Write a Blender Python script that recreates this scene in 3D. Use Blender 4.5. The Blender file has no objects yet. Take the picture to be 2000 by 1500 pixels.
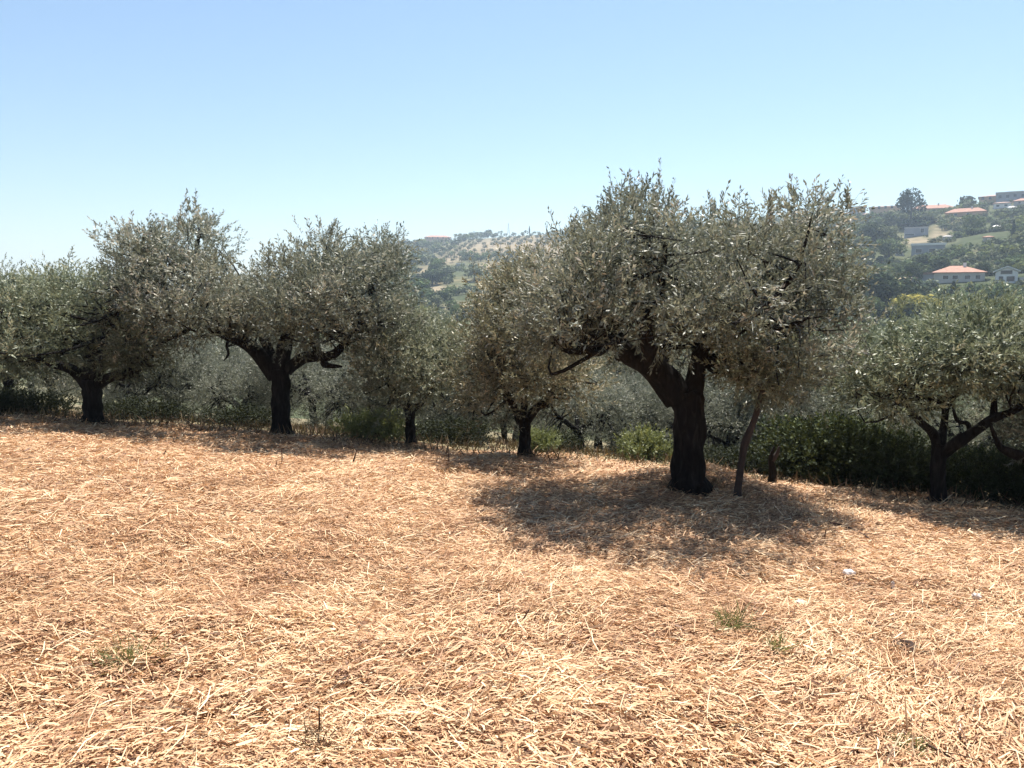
import bpy, math
import numpy as np
from mathutils import Vector

R = math.radians
scene = bpy.context.scene
COL = scene.collection

# ------------------------------------------------------------------ camera
EYE = 1.6
PITCH = math.atan(160.0 / 1500.0)
cam_data = bpy.data.cameras.new('camera')
cam_data.sensor_width = 36.0
cam_data.lens = 27.0
cam_data.clip_start = 0.05
cam_data.clip_end = 12000.0
cam = bpy.data.objects.new('camera', cam_data)
COL.objects.link(cam)
cam.location = (0, 0, EYE)
cam.rotation_euler = (math.pi / 2 - PITCH, 0, 0)
scene.camera = cam

# ------------------------------------------------------------------ sky and sun
SUN_EL = R(64)
SUN_AZ = R(24)            # to the right of straight ahead (+Y towards +X)
world = bpy.data.worlds.new('World')
scene.world = world
world.use_nodes = True
wn = world.node_tree.nodes
sky = wn.new('ShaderNodeTexSky')
sky.sky_type = 'NISHITA'
sky.sun_disc = False
sky.sun_elevation = SUN_EL
sky.sun_rotation = SUN_AZ
sky.altitude = 200.0
sky.air_density = 1.3
sky.dust_density = 0.0
sky.ozone_density = 3.0
wn['Background'].inputs['Strength'].default_value = 0.058
world.node_tree.links.new(sky.outputs['Color'], wn['Background'].inputs['Color'])

sun_data = bpy.data.lights.new('sun', 'SUN')
sun_data.energy = 5.0
sun_data.angle = R(0.53)
sun_data.color = (1.0, 0.93, 0.84)
sun = bpy.data.objects.new('sun', sun_data)
COL.objects.link(sun)
sdir = Vector((math.sin(SUN_AZ) * math.cos(SUN_EL), math.cos(SUN_AZ) * math.cos(SUN_EL), math.sin(SUN_EL)))
sun.rotation_euler = sdir.to_track_quat('Z', 'Y').to_euler()
sun.location = (20, 40, 60)

scene.view_settings.view_transform = 'Standard'
scene.view_settings.look = 'None'
scene.view_settings.exposure = 1.32
scene.view_settings.gamma = 1.0
scene.view_settings.use_curve_mapping = False
scene.cycles.max_bounces = 6
scene.cycles.diffuse_bounces = 4
scene.cycles.glossy_bounces = 2
scene.cycles.transmission_bounces = 4
scene.cycles.transparent_max_bounces = 6
scene.cycles.volume_bounces = 0
scene.cycles.caustics_reflective = False
scene.cycles.caustics_refractive = False

# ------------------------------------------------------------------ pixel helpers (photo pixels, 2000 x 1500)
SP, CP = math.sin(PITCH), math.cos(PITCH)
def ray(px, py):
    u, v = (px - 1000) / 1500.0, (750 - py) / 1500.0
    return np.array([u, v * SP + CP, v * CP - SP])
def at(px, py, Y):
    d = ray(px, py)
    t = Y / d[1]
    return np.array([d[0] * t, Y, EYE + d[2] * t])
def pix_of(x, y, z):
    z = z - EYE
    f = y * CP - z * SP
    up = y * SP + z * CP
    return 1000 + 1500 * x / f, 750 - 1500 * up / f

# ------------------------------------------------------------------ terrain height
_r = np.random.default_rng(5)
_WA = [(_r.uniform(0, 2 * np.pi), _r.uniform(0, 2 * np.pi)) for _ in range(64)]
def waves(x, y, wl, seed, n=7):
    s = np.zeros(np.broadcast(x, y).shape)
    for i in range(n):
        a, p = _WA[(seed * 7 + i) % 64]
        k = 2 * np.pi / (wl * (0.65 + 0.11 * i))
        s = s + np.sin((x * math.cos(a) + y * math.sin(a)) * k + p * (i + 1))
    return s / n * 1.6
def sstep(a, b, v):
    t = np.clip((v - a) / (b - a), 0, 1)
    return t * t * (3 - 2 * t)
def _edge_point(px, py):
    d = ray(px, py); t = np.linspace(4, 22, 4000)
    zg = -0.015 * d[1] * t - 0.0043 * (d[1] * t) ** 2 - 0.065 * d[0] * t
    i = int(np.argmax(EYE + d[2] * t < zg)); return d[0] * t[i], d[1] * t[i]
_EP = [_edge_point(*p) for p in ((-250, 800), (0, 812), (500, 843), (1200, 903), (1600, 942), (1830, 973), (2000, 998), (2250, 1030))]
_EX = [-40] + [p[0] for p in _EP] + [40]; _EY = [_EP[0][1] + 1] + [p[1] for p in _EP] + [_EP[-1][1] - 1]
def edge(x):
    return np.interp(x, _EX, _EY)
RX = [-1500, 0, 300, 480, 600, 700, 780, 850, 900, 1000, 1060, 1200, 1400, 1640, 1700, 1780, 1850, 1900, 1960, 2000, 2400, 3500]
RY = [580, 575, 566, 548, 522, 492, 471, 464, 457, 452, 450, 446, 430, 413, 406, 400, 394, 388, 380, 375, 345, 400]
RR = [1300, 1300, 1200, 1050, 980, 930, 900, 880, 870, 850, 830, 760, 660, 560, 545, 530, 520, 515, 510, 505, 480, 480]
MOUNDS = []
def H(x, y):
    x = np.asarray(x, float); y = np.asarray(y, float)
    yc = np.clip(y, -40, 17)
    near = -0.015 * yc - 0.0043 * yc * np.abs(yc) - 0.105 * (y - yc) - 0.065 * x
    near = near + 0.05 * waves(x, y, 6.0, 1) + 0.036 * waves(x, y, 1.6, 2) * (np.hypot(x, y) < 30) + 0.022 * waves(x, y, 0.55, 3) * (np.hypot(x, y) < 12)
    s = np.maximum(y - edge(x), 0)
    near = near - np.where(s < 4, 0.06 * s * s / 8, 0.06 * (s - 2))
    for mx, my, mr, mh in MOUNDS:
        near = near + mh * np.exp(-((x - mx) ** 2 + (y - my) ** 2) / (mr * mr))
    r = np.hypot(x, y)
    az = np.arctan2(x, np.maximum(y, 1e-3))
    az = np.clip(az, -1.0, 1.0)
    px = 1000 + 1500 * np.tan(az) / CP
    ry = np.interp(px, RX, RY); rr = np.interp(px, RX, RR)
    u, v = (px - 1000) / 1500.0, (750 - ry) / 1500.0
    el = (v * CP - SP) / np.hypot(u, v * SP + CP)
    zr = EYE + el * rr - 3.5          # a little lower: trees stand on the ridge
    rv, zv = 110.0, -18.0
    t = (r - rv) / (rr - rv)
    tt = np.clip(t, 0, 1)
    far = zv + (zr - zv) * tt ** 1.06
    far = np.where(t > 1, zr - 0.16 * (r - rr), far)
    far = np.maximum(far, -60)
    taper = np.clip(t, 0, 1) * np.clip(1.15 - t, 0, 1) * 3.2
    far = far + taper * (3.2 * waves(x, y, 130, 4) + 1.6 * waves(x, y, 50, 5))
    back = sstep(1.3, 1.9, np.abs(np.arctan2(x, y)))
    far = far * (1 - back) + 9 * back
    w = sstep(70, 125, r)
    return near * (1 - w) + far * w
def ground_hit(px, py, tmax=3000):
    d = ray(px, py)
    t = np.concatenate([np.linspace(1, 60, 2400), np.geomspace(60, tmax, 4000)])
    z = EYE + d[2] * t
    below = z < H(d[0] * t, d[1] * t)
    i = int(np.argmax(below)) if below.any() else len(t) - 1
    return np.array([d[0] * t[i], d[1] * t[i], float(H(d[0] * t[i], d[1] * t[i]))])

# ------------------------------------------------------------------ materials
def mat(name):
    m = bpy.data.materials.new(name)
    m.use_nodes = True
    return m, m.node_tree.nodes, m.node_tree.links
def ramp(nodes, stops):
    n = nodes.new('ShaderNodeValToRGB')
    e = n.color_ramp.elements
    while len(e) < len(stops):
        e.new(0.5)
    for el, (p, c) in zip(e, stops):
        el.position = p
        el.color = (c[0], c[1], c[2], 1)
    return n
def plain(name, col, rough=0.8, var=0.25, scale=3.0, bump=0.0, metal=0.0):
    m, n, l = mat(name)
    b = n['Principled BSDF']
    b.inputs['Roughness'].default_value = rough
    b.inputs['Metallic'].default_value = metal
    tc = n.new('ShaderNodeTexCoord')
    nz = n.new('ShaderNodeTexNoise'); nz.inputs['Scale'].default_value = scale; nz.inputs['Detail'].default_value = 6
    l.new(tc.outputs['Object'], nz.inputs['Vector'])
    rp = ramp(n, [(0.3, [c * (1 - var) for c in col]), (0.7, [min(1, c * (1 + var)) for c in col])])
    l.new(nz.outputs['Fac'], rp.inputs['Fac'])
    l.new(rp.outputs['Color'], b.inputs['Base Color'])
    if bump:
        bp = n.new('ShaderNodeBump'); bp.inputs['Strength'].default_value = bump
        l.new(nz.outputs['Fac'], bp.inputs['Height']); l.new(bp.outputs['Normal'], b.inputs['Normal'])
    return m
def leafmat(name, stops, rough=0.42, trans=0.3, spec=0.5, tcol=(0.25, 0.27, 0.08)):
    m, n, l = mat(name)
    b = n['Principled BSDF']
    b.inputs['Roughness'].default_value = rough
    b.inputs['Specular IOR Level'].default_value = spec
    a = n.new('ShaderNodeAttribute'); a.attribute_name = 'shade'
    rp = ramp(n, stops)
    l.new(a.outputs['Fac'], rp.inputs['Fac'])
    l.new(rp.outputs['Color'], b.inputs['Base Color'])
    if trans > 0:
        tr = n.new('ShaderNodeBsdfTranslucent')
        mx = n.new('ShaderNodeMixRGB'); mx.blend_type = 'MIX'; mx.inputs['Fac'].default_value = 0.5
        l.new(rp.outputs['Color'], mx.inputs['Color1']); mx.inputs['Color2'].default_value = (*tcol, 1)
        l.new(mx.outputs['Color'], tr.inputs['Color'])
        ms = n.new('ShaderNodeMixShader'); ms.inputs['Fac'].default_value = trans
        l.new(b.outputs['BSDF'], ms.inputs[1]); l.new(tr.outputs['BSDF'], ms.inputs[2])
        l.new(ms.outputs['Shader'], n['Material Output'].inputs['Surface'])
    return m

M = {}
def olive_variant(name, k):
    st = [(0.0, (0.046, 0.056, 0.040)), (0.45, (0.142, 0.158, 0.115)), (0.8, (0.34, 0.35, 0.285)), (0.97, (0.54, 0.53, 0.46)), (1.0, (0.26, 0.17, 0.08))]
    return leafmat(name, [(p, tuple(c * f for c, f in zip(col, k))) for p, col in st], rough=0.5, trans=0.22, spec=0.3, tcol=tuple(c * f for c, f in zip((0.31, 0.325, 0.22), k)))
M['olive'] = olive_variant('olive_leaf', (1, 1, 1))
M['olive_brown'] = olive_variant('olive_leaf_brownish', (1.10, 1.0, 0.86))
M['olive_green'] = olive_variant('olive_leaf_greenish', (0.95, 1.02, 0.88))
M['olive_pale'] = olive_variant('olive_leaf_pale', (1.14, 1.16, 1.06))
M['bramble'] = leafmat('bramble_leaf', [(0.0, (0.010, 0.017, 0.008)), (0.6, (0.030, 0.050, 0.018)), (1.0, (0.13, 0.16, 0.045))], trans=0.10, rough=0.75, spec=0.25)
M['darkscrub'] = leafmat('dark_scrub_leaf', [(0.0, (0.008, 0.011, 0.007)), (0.7, (0.022, 0.030, 0.014)), (1.0, (0.06, 0.07, 0.03))], trans=0.06, rough=0.8, spec=0.2)
M['weed'] = leafmat('weed_leaf', [(0.0, (0.07, 0.10, 0.03)), (1.0, (0.24, 0.25, 0.09))], trans=0.25, rough=0.6)
M['darkwood'] = leafmat('dark_foliage', [(0.0, (0.018, 0.030, 0.020)), (1.0, (0.05, 0.075, 0.04))], trans=0.08, rough=0.95, spec=0.08)
M['midwood'] = leafmat('mid_foliage', [(0.0, (0.040, 0.066, 0.030)), (1.0, (0.125, 0.17, 0.07))], trans=0.12, rough=0.95, spec=0.08)
M['greywood'] = leafmat('grey_foliage', [(0.0, (0.065, 0.083, 0.05)), (1.0, (0.18, 0.20, 0.12))], trans=0.12, rough=0.95, spec=0.08)
M['yellowwood'] = leafmat('yellow_foliage', [(0.0, (0.12, 0.125, 0.03)), (1.0, (0.36, 0.31, 0.07))], trans=0.25, rough=0.95, spec=0.08)
M['limewood'] = leafmat('lime_foliage', [(0.0, (0.07, 0.095, 0.03)), (1.0, (0.20, 0.23, 0.075))], trans=0.2, rough=0.95, spec=0.08)
M['straw'] = leafmat('straw', [(0.0, (0.11, 0.052, 0.030)), (0.25, (0.34, 0.185, 0.10)), (0.55, (0.58, 0.36, 0.20)), (0.85, (0.66, 0.455, 0.26)), (1.0, (0.73, 0.58, 0.375))],
                     rough=0.62, trans=0.12, spec=0.35, tcol=(0.6, 0.33, 0.14))
M['straw_stalk'] = plain('straw_stalk', (0.62, 0.47, 0.30), 0.7, 0.25, 30)
M['dark_stem'] = plain('dark_stem', (0.07, 0.035, 0.022), 0.9, 0.4, 30)
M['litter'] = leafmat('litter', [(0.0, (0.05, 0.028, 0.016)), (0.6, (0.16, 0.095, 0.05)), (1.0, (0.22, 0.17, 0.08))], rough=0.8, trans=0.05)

def bark():
    m, n, l = mat('olive_bark')
    b = n['Principled BSDF']; b.inputs['Roughness'].default_value = 0.95
    b.inputs['Specular IOR Level'].default_value = 0.15
    tc = n.new('ShaderNodeTexCoord'); mp = n.new('ShaderNodeMapping'); mp.inputs['Scale'].default_value = (9, 9, 2.2)
    l.new(tc.outputs['Object'], mp.inputs['Vector'])
    nz = n.new('ShaderNodeTexNoise'); nz.inputs['Scale'].default_value = 2.2; nz.inputs['Detail'].default_value = 8; nz.inputs['Distortion'].default_value = 0.8
    l.new(mp.outputs['Vector'], nz.inputs['Vector'])
    rp = ramp(n, [(0.32, (0.005, 0.005, 0.005)), (0.55, (0.013, 0.012, 0.011)), (0.75, (0.032, 0.030, 0.027))])
    l.new(nz.outputs['Fac'], rp.inputs['Fac']); l.new(rp.outputs['Color'], b.inputs['Base Color'])
    bp = n.new('ShaderNodeBump'); bp.inputs['Strength'].default_value = 0.9; bp.inputs['Distance'].default_value = 0.05
    l.new(nz.outputs['Fac'], bp.inputs['Height']); l.new(bp.outputs['Normal'], b.inputs['Normal'])
    return m
M['bark'] = bark()
M['redbark'] = plain('young_bark', (0.032, 0.023, 0.019), 0.9, 0.45, 14, 0.5)

def fieldmat():
    m, n, l = mat('stubble_soil')
    b = n['Principled BSDF']; b.inputs['Roughness'].default_value = 0.95; b.inputs['Specular IOR Level'].default_value = 0.1
    tc = n.new('ShaderNodeTexCoord')
    n1 = n.new('ShaderNodeTexNoise'); n1.inputs['Scale'].default_value = 34; n1.inputs['Detail'].default_value = 8; n1.inputs['Roughness'].default_value = 0.7
    n2 = n.new('ShaderNodeTexNoise'); n2.inputs['Scale'].default_value = 1.3; n2.inputs['Detail'].default_value = 5
    l.new(tc.outputs['Object'], n1.inputs['Vector']); l.new(tc.outputs['Object'], n2.inputs['Vector'])
    r1 = ramp(n, [(0.34, (0.11, 0.062, 0.036)), (0.5, (0.36, 0.215, 0.122)), (0.68, (0.58, 0.385, 0.225))])
    l.new(n1.outputs['Fac'], r1.inputs['Fac'])
    r2 = ramp(n, [(0.35, (0.72, 0.70, 0.68)), (0.65, (1.0, 1.0, 1.0))])
    l.new(n2.outputs['Fac'], r2.inputs['Fac'])
    mx = n.new('ShaderNodeMixRGB'); mx.blend_type = 'MULTIPLY'; mx.inputs['Fac'].default_value = 1
    l.new(r1.outputs['Color'], mx.inputs['Color1']); l.new(r2.outputs['Color'], mx.inputs['Color2'])
    l.new(mx.outputs['Color'], b.inputs['Base Color'])
    bp = n.new('ShaderNodeBump'); bp.inputs['Strength'].default_value = 0.8; bp.inputs['Distance'].default_value = 0.04
    l.new(n1.outputs['Fac'], bp.inputs['Height']); l.new(bp.outputs['Normal'], b.inputs['Normal'])
    return m
M['field'] = fieldmat()
M['slope'] = plain('dry_grass_slope', (0.13, 0.105, 0.05), 0.95, 0.5, 0.9, 0.4)

def hillmat():
    m, n, l = mat('hill_ground')
    b = n['Principled BSDF']; b.inputs['Roughness'].default_value = 1.0; b.inputs['Specular IOR Level'].default_value = 0.05
    tc = n.new('ShaderNodeTexCoord')
    n1 = n.new('ShaderNodeTexNoise'); n1.inputs['Scale'].default_value = 0.018; n1.inputs['Detail'].default_value = 8; n1.inputs['Roughness'].default_value = 0.65
    n2 = n.new('ShaderNodeTexNoise'); n2.inputs['Scale'].default_value = 0.25; n2.inputs['Detail'].default_value = 5
    l.new(tc.outputs['Object'], n1.inputs['Vector']); l.new(tc.outputs['Object'], n2.inputs['Vector'])
    r1 = ramp(n, [(0.36, (0.045, 0.06, 0.03)), (0.52, (0.085, 0.095, 0.05)), (0.68, (0.24, 0.20, 0.12))])
    l.new(n1.outputs['Fac'], r1.inputs['Fac'])
    a = n.new('ShaderNodeAttribute'); a.attribute_name = 'dry'
    m1 = n.new('ShaderNodeMixRGB'); m1.inputs['Color2'].default_value = (0.25, 0.205, 0.14, 1)
    l.new(a.outputs['Fac'], m1.inputs['Fac']); l.new(r1.outputs['Color'], m1.inputs['Color1'])
    r2 = ramp(n, [(0.32, (0.62, 0.64, 0.60)), (0.66, (1.08, 1.08, 1.08))])
    l.new(n2.outputs['Fac'], r2.inputs['Fac'])
    mx = n.new('ShaderNodeMixRGB'); mx.blend_type = 'MULTIPLY'; mx.inputs['Fac'].default_value = 1
    l.new(m1.outputs['Color'], mx.inputs['Color1']); l.new(r2.outputs['Color'], mx.inputs['Color2'])
    l.new(mx.outputs['Color'], b.inputs['Base Color'])
    return m
M['hill'] = hillmat()
M['plaster'] = plain('pale_plaster', (0.50, 0.47, 0.43), 0.9, 0.08, 0.6)
M['white'] = plain('white_paint', (0.70, 0.69, 0.67), 0.7, 0.05, 0.6)
M['greywall'] = plain('grey_render', (0.30, 0.31, 0.34), 0.85, 0.1, 0.5)
M['ochre'] = plain('ochre_plaster', (0.52, 0.34, 0.22), 0.9, 0.12, 0.5)
M['roof'] = plain('terracotta_tiles', (0.31, 0.165, 0.115), 0.9, 0.22, 1.2, 0.4)
M['roof_old'] = plain('weathered_tiles', (0.27, 0.175, 0.14), 0.9, 0.25, 1.2, 0.4)
M['stone'] = plain('pale_stone', (0.64, 0.59, 0.53), 0.95, 0.3, 25, 0.5)
M['window'] = plain('dark_window', (0.03, 0.035, 0.045), 0.15, 0.2, 1)
M['concrete'] = plain('concrete', (0.42, 0.40, 0.38), 0.9, 0.15, 0.7)
M['steel'] = plain('mast_steel', (0.25, 0.26, 0.28), 0.5, 0.1, 1, metal=0.7)
M['soil'] = plain('burrow_soil', (0.035, 0.018, 0.011), 1.0, 0.3, 20)

# ------------------------------------------------------------------ mesh helpers
def mesh_np(name, V, F, material, attr=None, smooth=False):
    """V (n,3); F (m,k) all faces with the same corner count; attr: per-face float 'shade'"""
    V = np.ascontiguousarray(V, np.float32); F = np.ascontiguousarray(F, np.int32)
    me = bpy.data.meshes.new(name)
    m, k = F.shape
    me.vertices.add(len(V)); me.vertices.foreach_set('co', V.ravel())
    me.loops.add(m * k); me.loops.foreach_set('vertex_index', F.ravel())
    me.polygons.add(m); me.polygons.foreach_set('loop_start', np.arange(0, m * k, k, dtype=np.int32))
    me.polygons.foreach_set('loop_total', np.full(m, k, np.int32))
    me.polygons.foreach_set('use_smooth', np.full(m, smooth, bool))
    if attr is not None:
        a = me.attributes.new('shade', 'FLOAT', 'FACE')
        a.data.foreach_set('value', np.ascontiguousarray(attr, np.float32))
    me.materials.append(material)
    me.update(calc_edges=True)
    return me
def obj(name, me, parent=None, kind=None):
    o = bpy.data.objects.new(name, me)
    COL.objects.link(o)
    if parent is not None:
        o.parent = parent
    if kind:
        o['kind'] = kind
    return o
def tag(o, label, cat, group=None):
    o['label'] = label; o['category'] = cat
    if group:
        o['group'] = group
    return o
def empty(name, loc, label, cat, group=None, rz=0.0):
    o = bpy.data.objects.new(name, None)
    COL.objects.link(o)
    o.empty_display_size = 0.3
    o.location = [float(c) for c in loc]; o.rotation_euler = (0, 0, rz)
    return tag(o, label, cat, group)
def copy_tree(root, loc, rz=0.0, s=1.0, label=None, group=None, cat=None, name=None):
    c = root.copy(); COL.objects.link(c)
    c.location = [float(v) for v in loc]; c.rotation_euler = (0, 0, rz)
    c.scale = (s, s, s) if np.isscalar(s) else s
    if name: c.name = name
    if label: c['label'] = label
    if group: c['group'] = group
    if cat: c['category'] = cat
    for ch in root.children:
        k = ch.copy(); COL.objects.link(k); k.parent = c
        for g in ch.children:
            q = g.copy(); COL.objects.link(q); q.parent = k
    return c
class Quads:
    def __init__(self): self.v, self.f, self.a, self.n = [], [], [], 0
    def add(self, V, F, a=None):
        V = np.asarray(V, float); F = np.asarray(F, int)
        self.v.append(V); self.f.append(F + self.n); self.n += len(V)
        self.a.append(np.zeros(len(F)) if a is None else np.asarray(a, float))
    def mesh(self, name, material, shade=False, smooth=False):
        return mesh_np(name, np.concatenate(self.v), np.concatenate(self.f), material, np.concatenate(self.a) if shade else None, smooth)
BOXF = [(0, 3, 2, 1), (4, 5, 6, 7), (0, 1, 5, 4), (1, 2, 6, 5), (2, 3, 7, 6), (3, 0, 4, 7)]
def box(q, x0, x1, y0, y1, z0, z1):
    q.add([(x0, y0, z0), (x1, y0, z0), (x1, y1, z0), (x0, y1, z0), (x0, y0, z1), (x1, y0, z1), (x1, y1, z1), (x0, y1, z1)], BOXF)
def smooth_path(P, Rr, n):
    P = np.asarray(P, float); Rr = np.asarray(Rr, float)
    if len(P) < 3:
        t = np.linspace(0, 1, n)
        return P[0] + (P[-1] - P[0]) * t[:, None], Rr[0] + (Rr[-1] - Rr[0]) * t
    E = np.vstack([2 * P[0] - P[1], P, 2 * P[-1] - P[-2]])
    s = np.linspace(0, len(P) - 1 - 1e-6, n); i = s.astype(int); f = (s - i)[:, None]
    p0, p1, p2, p3 = E[i], E[i + 1], E[i + 2], E[i + 3]
    out = 0.5 * (2 * p1 + (p2 - p0) * f + (2 * p0 - 5 * p1 + 4 * p2 - p3) * f ** 2 + (3 * p1 - p0 - 3 * p2 + p3) * f ** 3)
    return out, np.interp(s, np.arange(len(P)), Rr)
def tube(q, P, Rr, n=16, seg=10, rough=0.12, seed=0, cap=True):
    P, Rr = smooth_path(P, Rr, n)
    T = np.gradient(P, axis=0); T /= np.linalg.norm(T, axis=1)[:, None] + 1e-9
    ref = np.array([0.31, 0.95, 0.05]) if abs(T[0][2]) > 0.6 else np.array([0.1, 0.2, 1.0])
    A = np.cross(T, ref); A /= np.linalg.norm(A, axis=1)[:, None] + 1e-9
    B = np.cross(T, A)
    th = np.linspace(0, 2 * np.pi, seg, endpoint=False)
    s = np.arange(n)[:, None]
    bumps = 1 + rough * (0.6 * np.sin(3 * th[None] + seed + 0.35 * s) + 0.5 * np.sin(5 * th[None] - 0.5 * s + 2.1 * seed) + 0.55 * np.sin(2 * th[None] + 0.9 * s + seed * 1.3))
    rad = Rr[:, None] * bumps
    V = P[:, None, :] + rad[..., None] * (np.cos(th)[None, :, None] * A[:, None, :] + np.sin(th)[None, :, None] * B[:, None, :])
    V = V.reshape(-1, 3)
    i, j = np.meshgrid(np.arange(n - 1), np.arange(seg), indexing='ij')
    F = np.stack([i * seg + j, i * seg + (j + 1) % seg, (i + 1) * seg + (j + 1) % seg, (i + 1) * seg + j], -1).reshape(-1, 4)
    q.add(V, F)
    if cap:
        for base, c, rev in ((0, P[0], True), ((n - 1) * seg, P[-1], False)):
            cv = np.vstack([V[base:base + seg], c])
            f = [(k, (k + 1) % seg, seg, seg) for k in range(0, seg)]
            # quads only: pair neighbouring wedges
            f = [(k, (k + 1) % seg, (k + 2) % seg, seg) for k in range(0, seg - 1, 2)]
            q.add(cv, [t[::-1] for t in f] if rev else f)
def unit(a):
    return a / (np.linalg.norm(a, axis=-1, keepdims=True) + 1e-9)
def leaves_on_shoots(rng, q, P, D, L, K, ll, lw, shade0, spread=0.75, droop=0.0, stem=True):
    """P,D,L: shoot origin, direction, length. K leaves on each; diamond leaves."""
    n = len(P)
    bend = rng.normal(0, 0.26, (n, 3)); bend[:, 2] += 0.15 - droop
    t = (np.arange(K) + 0.6) / K
    t = np.clip(t[None, :] + rng.normal(0, 0.02, (n, K)), 0.03, 1.0)
    C = P[:, None] + D[:, None] * (L[:, None] * t)[..., None] + bend[:, None] * (L[:, None] * t * t * 0.35)[..., None]
    side = unit(np.cross(D[:, None] + np.zeros((1, K, 1)), rng.normal(0, 1, (n, K, 3))))
    ld = unit(D[:, None] * (0.55 + 0.5 * t[..., None]) + side * spread + rng.normal(0, 0.16, (n, K, 3)))
    nrm = unit(np.cross(ld, unit(rng.normal(0, 1, (n, K, 3)) + np.array([0, 0, 0.0]))))
    ln = ll * rng.uniform(0.5, 1.35, (n, K)) * (1.12 - 0.45 * t); wd = lw * rng.uniform(0.7, 1.25, (n, K))
    C = C.reshape(-1, 3); ld = ld.reshape(-1, 3); nrm = nrm.reshape(-1, 3); ln = ln.reshape(-1, 1); wd = wd.reshape(-1, 1)
    V = np.stack([C, C + ld * ln * 0.45 + nrm * wd * 0.5, C + ld * ln, C + ld * ln * 0.45 - nrm * wd * 0.5], 1)
    N = len(C)
    F = np.arange(N * 4).reshape(N, 4)
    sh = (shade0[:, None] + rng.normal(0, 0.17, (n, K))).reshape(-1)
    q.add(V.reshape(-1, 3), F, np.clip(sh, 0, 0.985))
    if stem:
        w = unit(np.cross(D, rng.normal(0, 1, (n, 3)))) * (0.0035)
        E = P + D * L[:, None] * 0.5 + bend * L[:, None] * 0.0875
        E2 = P + D * L[:, None] * 0.95 + bend * L[:, None] * 0.32
        V = np.stack([P - w, P + w, E + w * 0.8, E - w * 0.8, E2 + w * 0.3, E2 - w * 0.3], 1).reshape(-1, 3)
        b = np.arange(n)[:, None] * 6
        q.add(V, np.concatenate([b + np.array([[0, 1, 2, 3]]), b + np.array([[3, 2, 4, 5]])]), np.full(2 * n, 0.3))

# ------------------------------------------------------------------ the ground: one sheet to the horizon, in three stretches
T3 = ground_hit(1345, 955)
MOUNDS += [(T3[0] + 0.15, T3[1] - 0.1, 0.85, 0.28)]
T3 = ground_hit(1345, 955)
NA, rs = 720, np.concatenate([[0.0], np.geomspace(0.4, 40, 110), np.geomspace(42, 700, 90)[0:], np.geomspace(730, 6000, 18)])
azs = np.linspace(-np.pi, np.pi, NA, endpoint=False)
RG, AG = np.meshgrid(rs, azs, indexing='ij')
GX, GY = RG * np.sin(AG), RG * np.cos(AG)
GZ = H(GX, GY)
GV = np.stack([GX, GY, GZ], -1).reshape(-1, 3)
ii, jj = np.meshgrid(np.arange(len(rs) - 1), np.arange(NA), indexing='ij')
GF = np.stack([ii * NA + jj, ii * NA + (jj + 1) % NA, (ii + 1) * NA + (jj + 1) % NA, (ii + 1) * NA + jj], -1).reshape(-1, 4)[:, ::-1]
GC = GV[GF].mean(1)
is_field = (GC[:, 1] < edge(GC[:, 0])) & (np.hypot(GC[:, 0], GC[:, 1]) < 42)
is_slope = ~is_field & (np.hypot(GC[:, 0], GC[:, 1]) < 90)
def dryness(x, y, z):
    px, py = pix_of(x, y, z)
    d = np.zeros_like(px)
    # tan clearings: the orchard below the ridge, the bare spur on its left
    e = lambda cx, cy, a, b, k=0.0: np.exp(-(((px - cx) / a) ** 2 + ((py - cy - k * (px - cx)) / b) ** 2) ** 2)
    for c in ((1000, 482, 130, 24, -0.05), (890, 500, 55, 14, -0.35), (840, 524, 40, 8, -0.35), (1060, 490, 80, 26), (850, 566, 60, 9), (960, 520, 40, 10), (1080, 520, 60, 20), (915, 600, 60, 6),
              (1790, 470, 40, 8), (1840, 460, 26, 12), (1775, 545, 35, 8)):
        d = np.maximum(d, e(*c))
    return d * (y > 50)
for nm, msk, mt in (('straw_field', is_field, M['field']), ('orchard_slope', is_slope, M['slope']), ('hillside', ~is_field & ~is_slope, M['hill'])):
    F = GF[msk]
    us, inv = np.unique(F, return_inverse=True)
    me = mesh_np(nm, GV[us], inv.reshape(F.shape), mt, smooth=True)
    if nm == 'hillside':
        a = me.attributes.new('dry', 'FLOAT', 'POINT')
        v = GV[us]
        ok = v[:, 1] > 50
        dv = np.zeros(len(v)); dv[ok] = dryness(v[ok, 0], v[ok, 1], v[ok, 2])
        a.data.foreach_set('value', dv.astype(np.float32))
    obj(nm, me, kind='structure')

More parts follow.
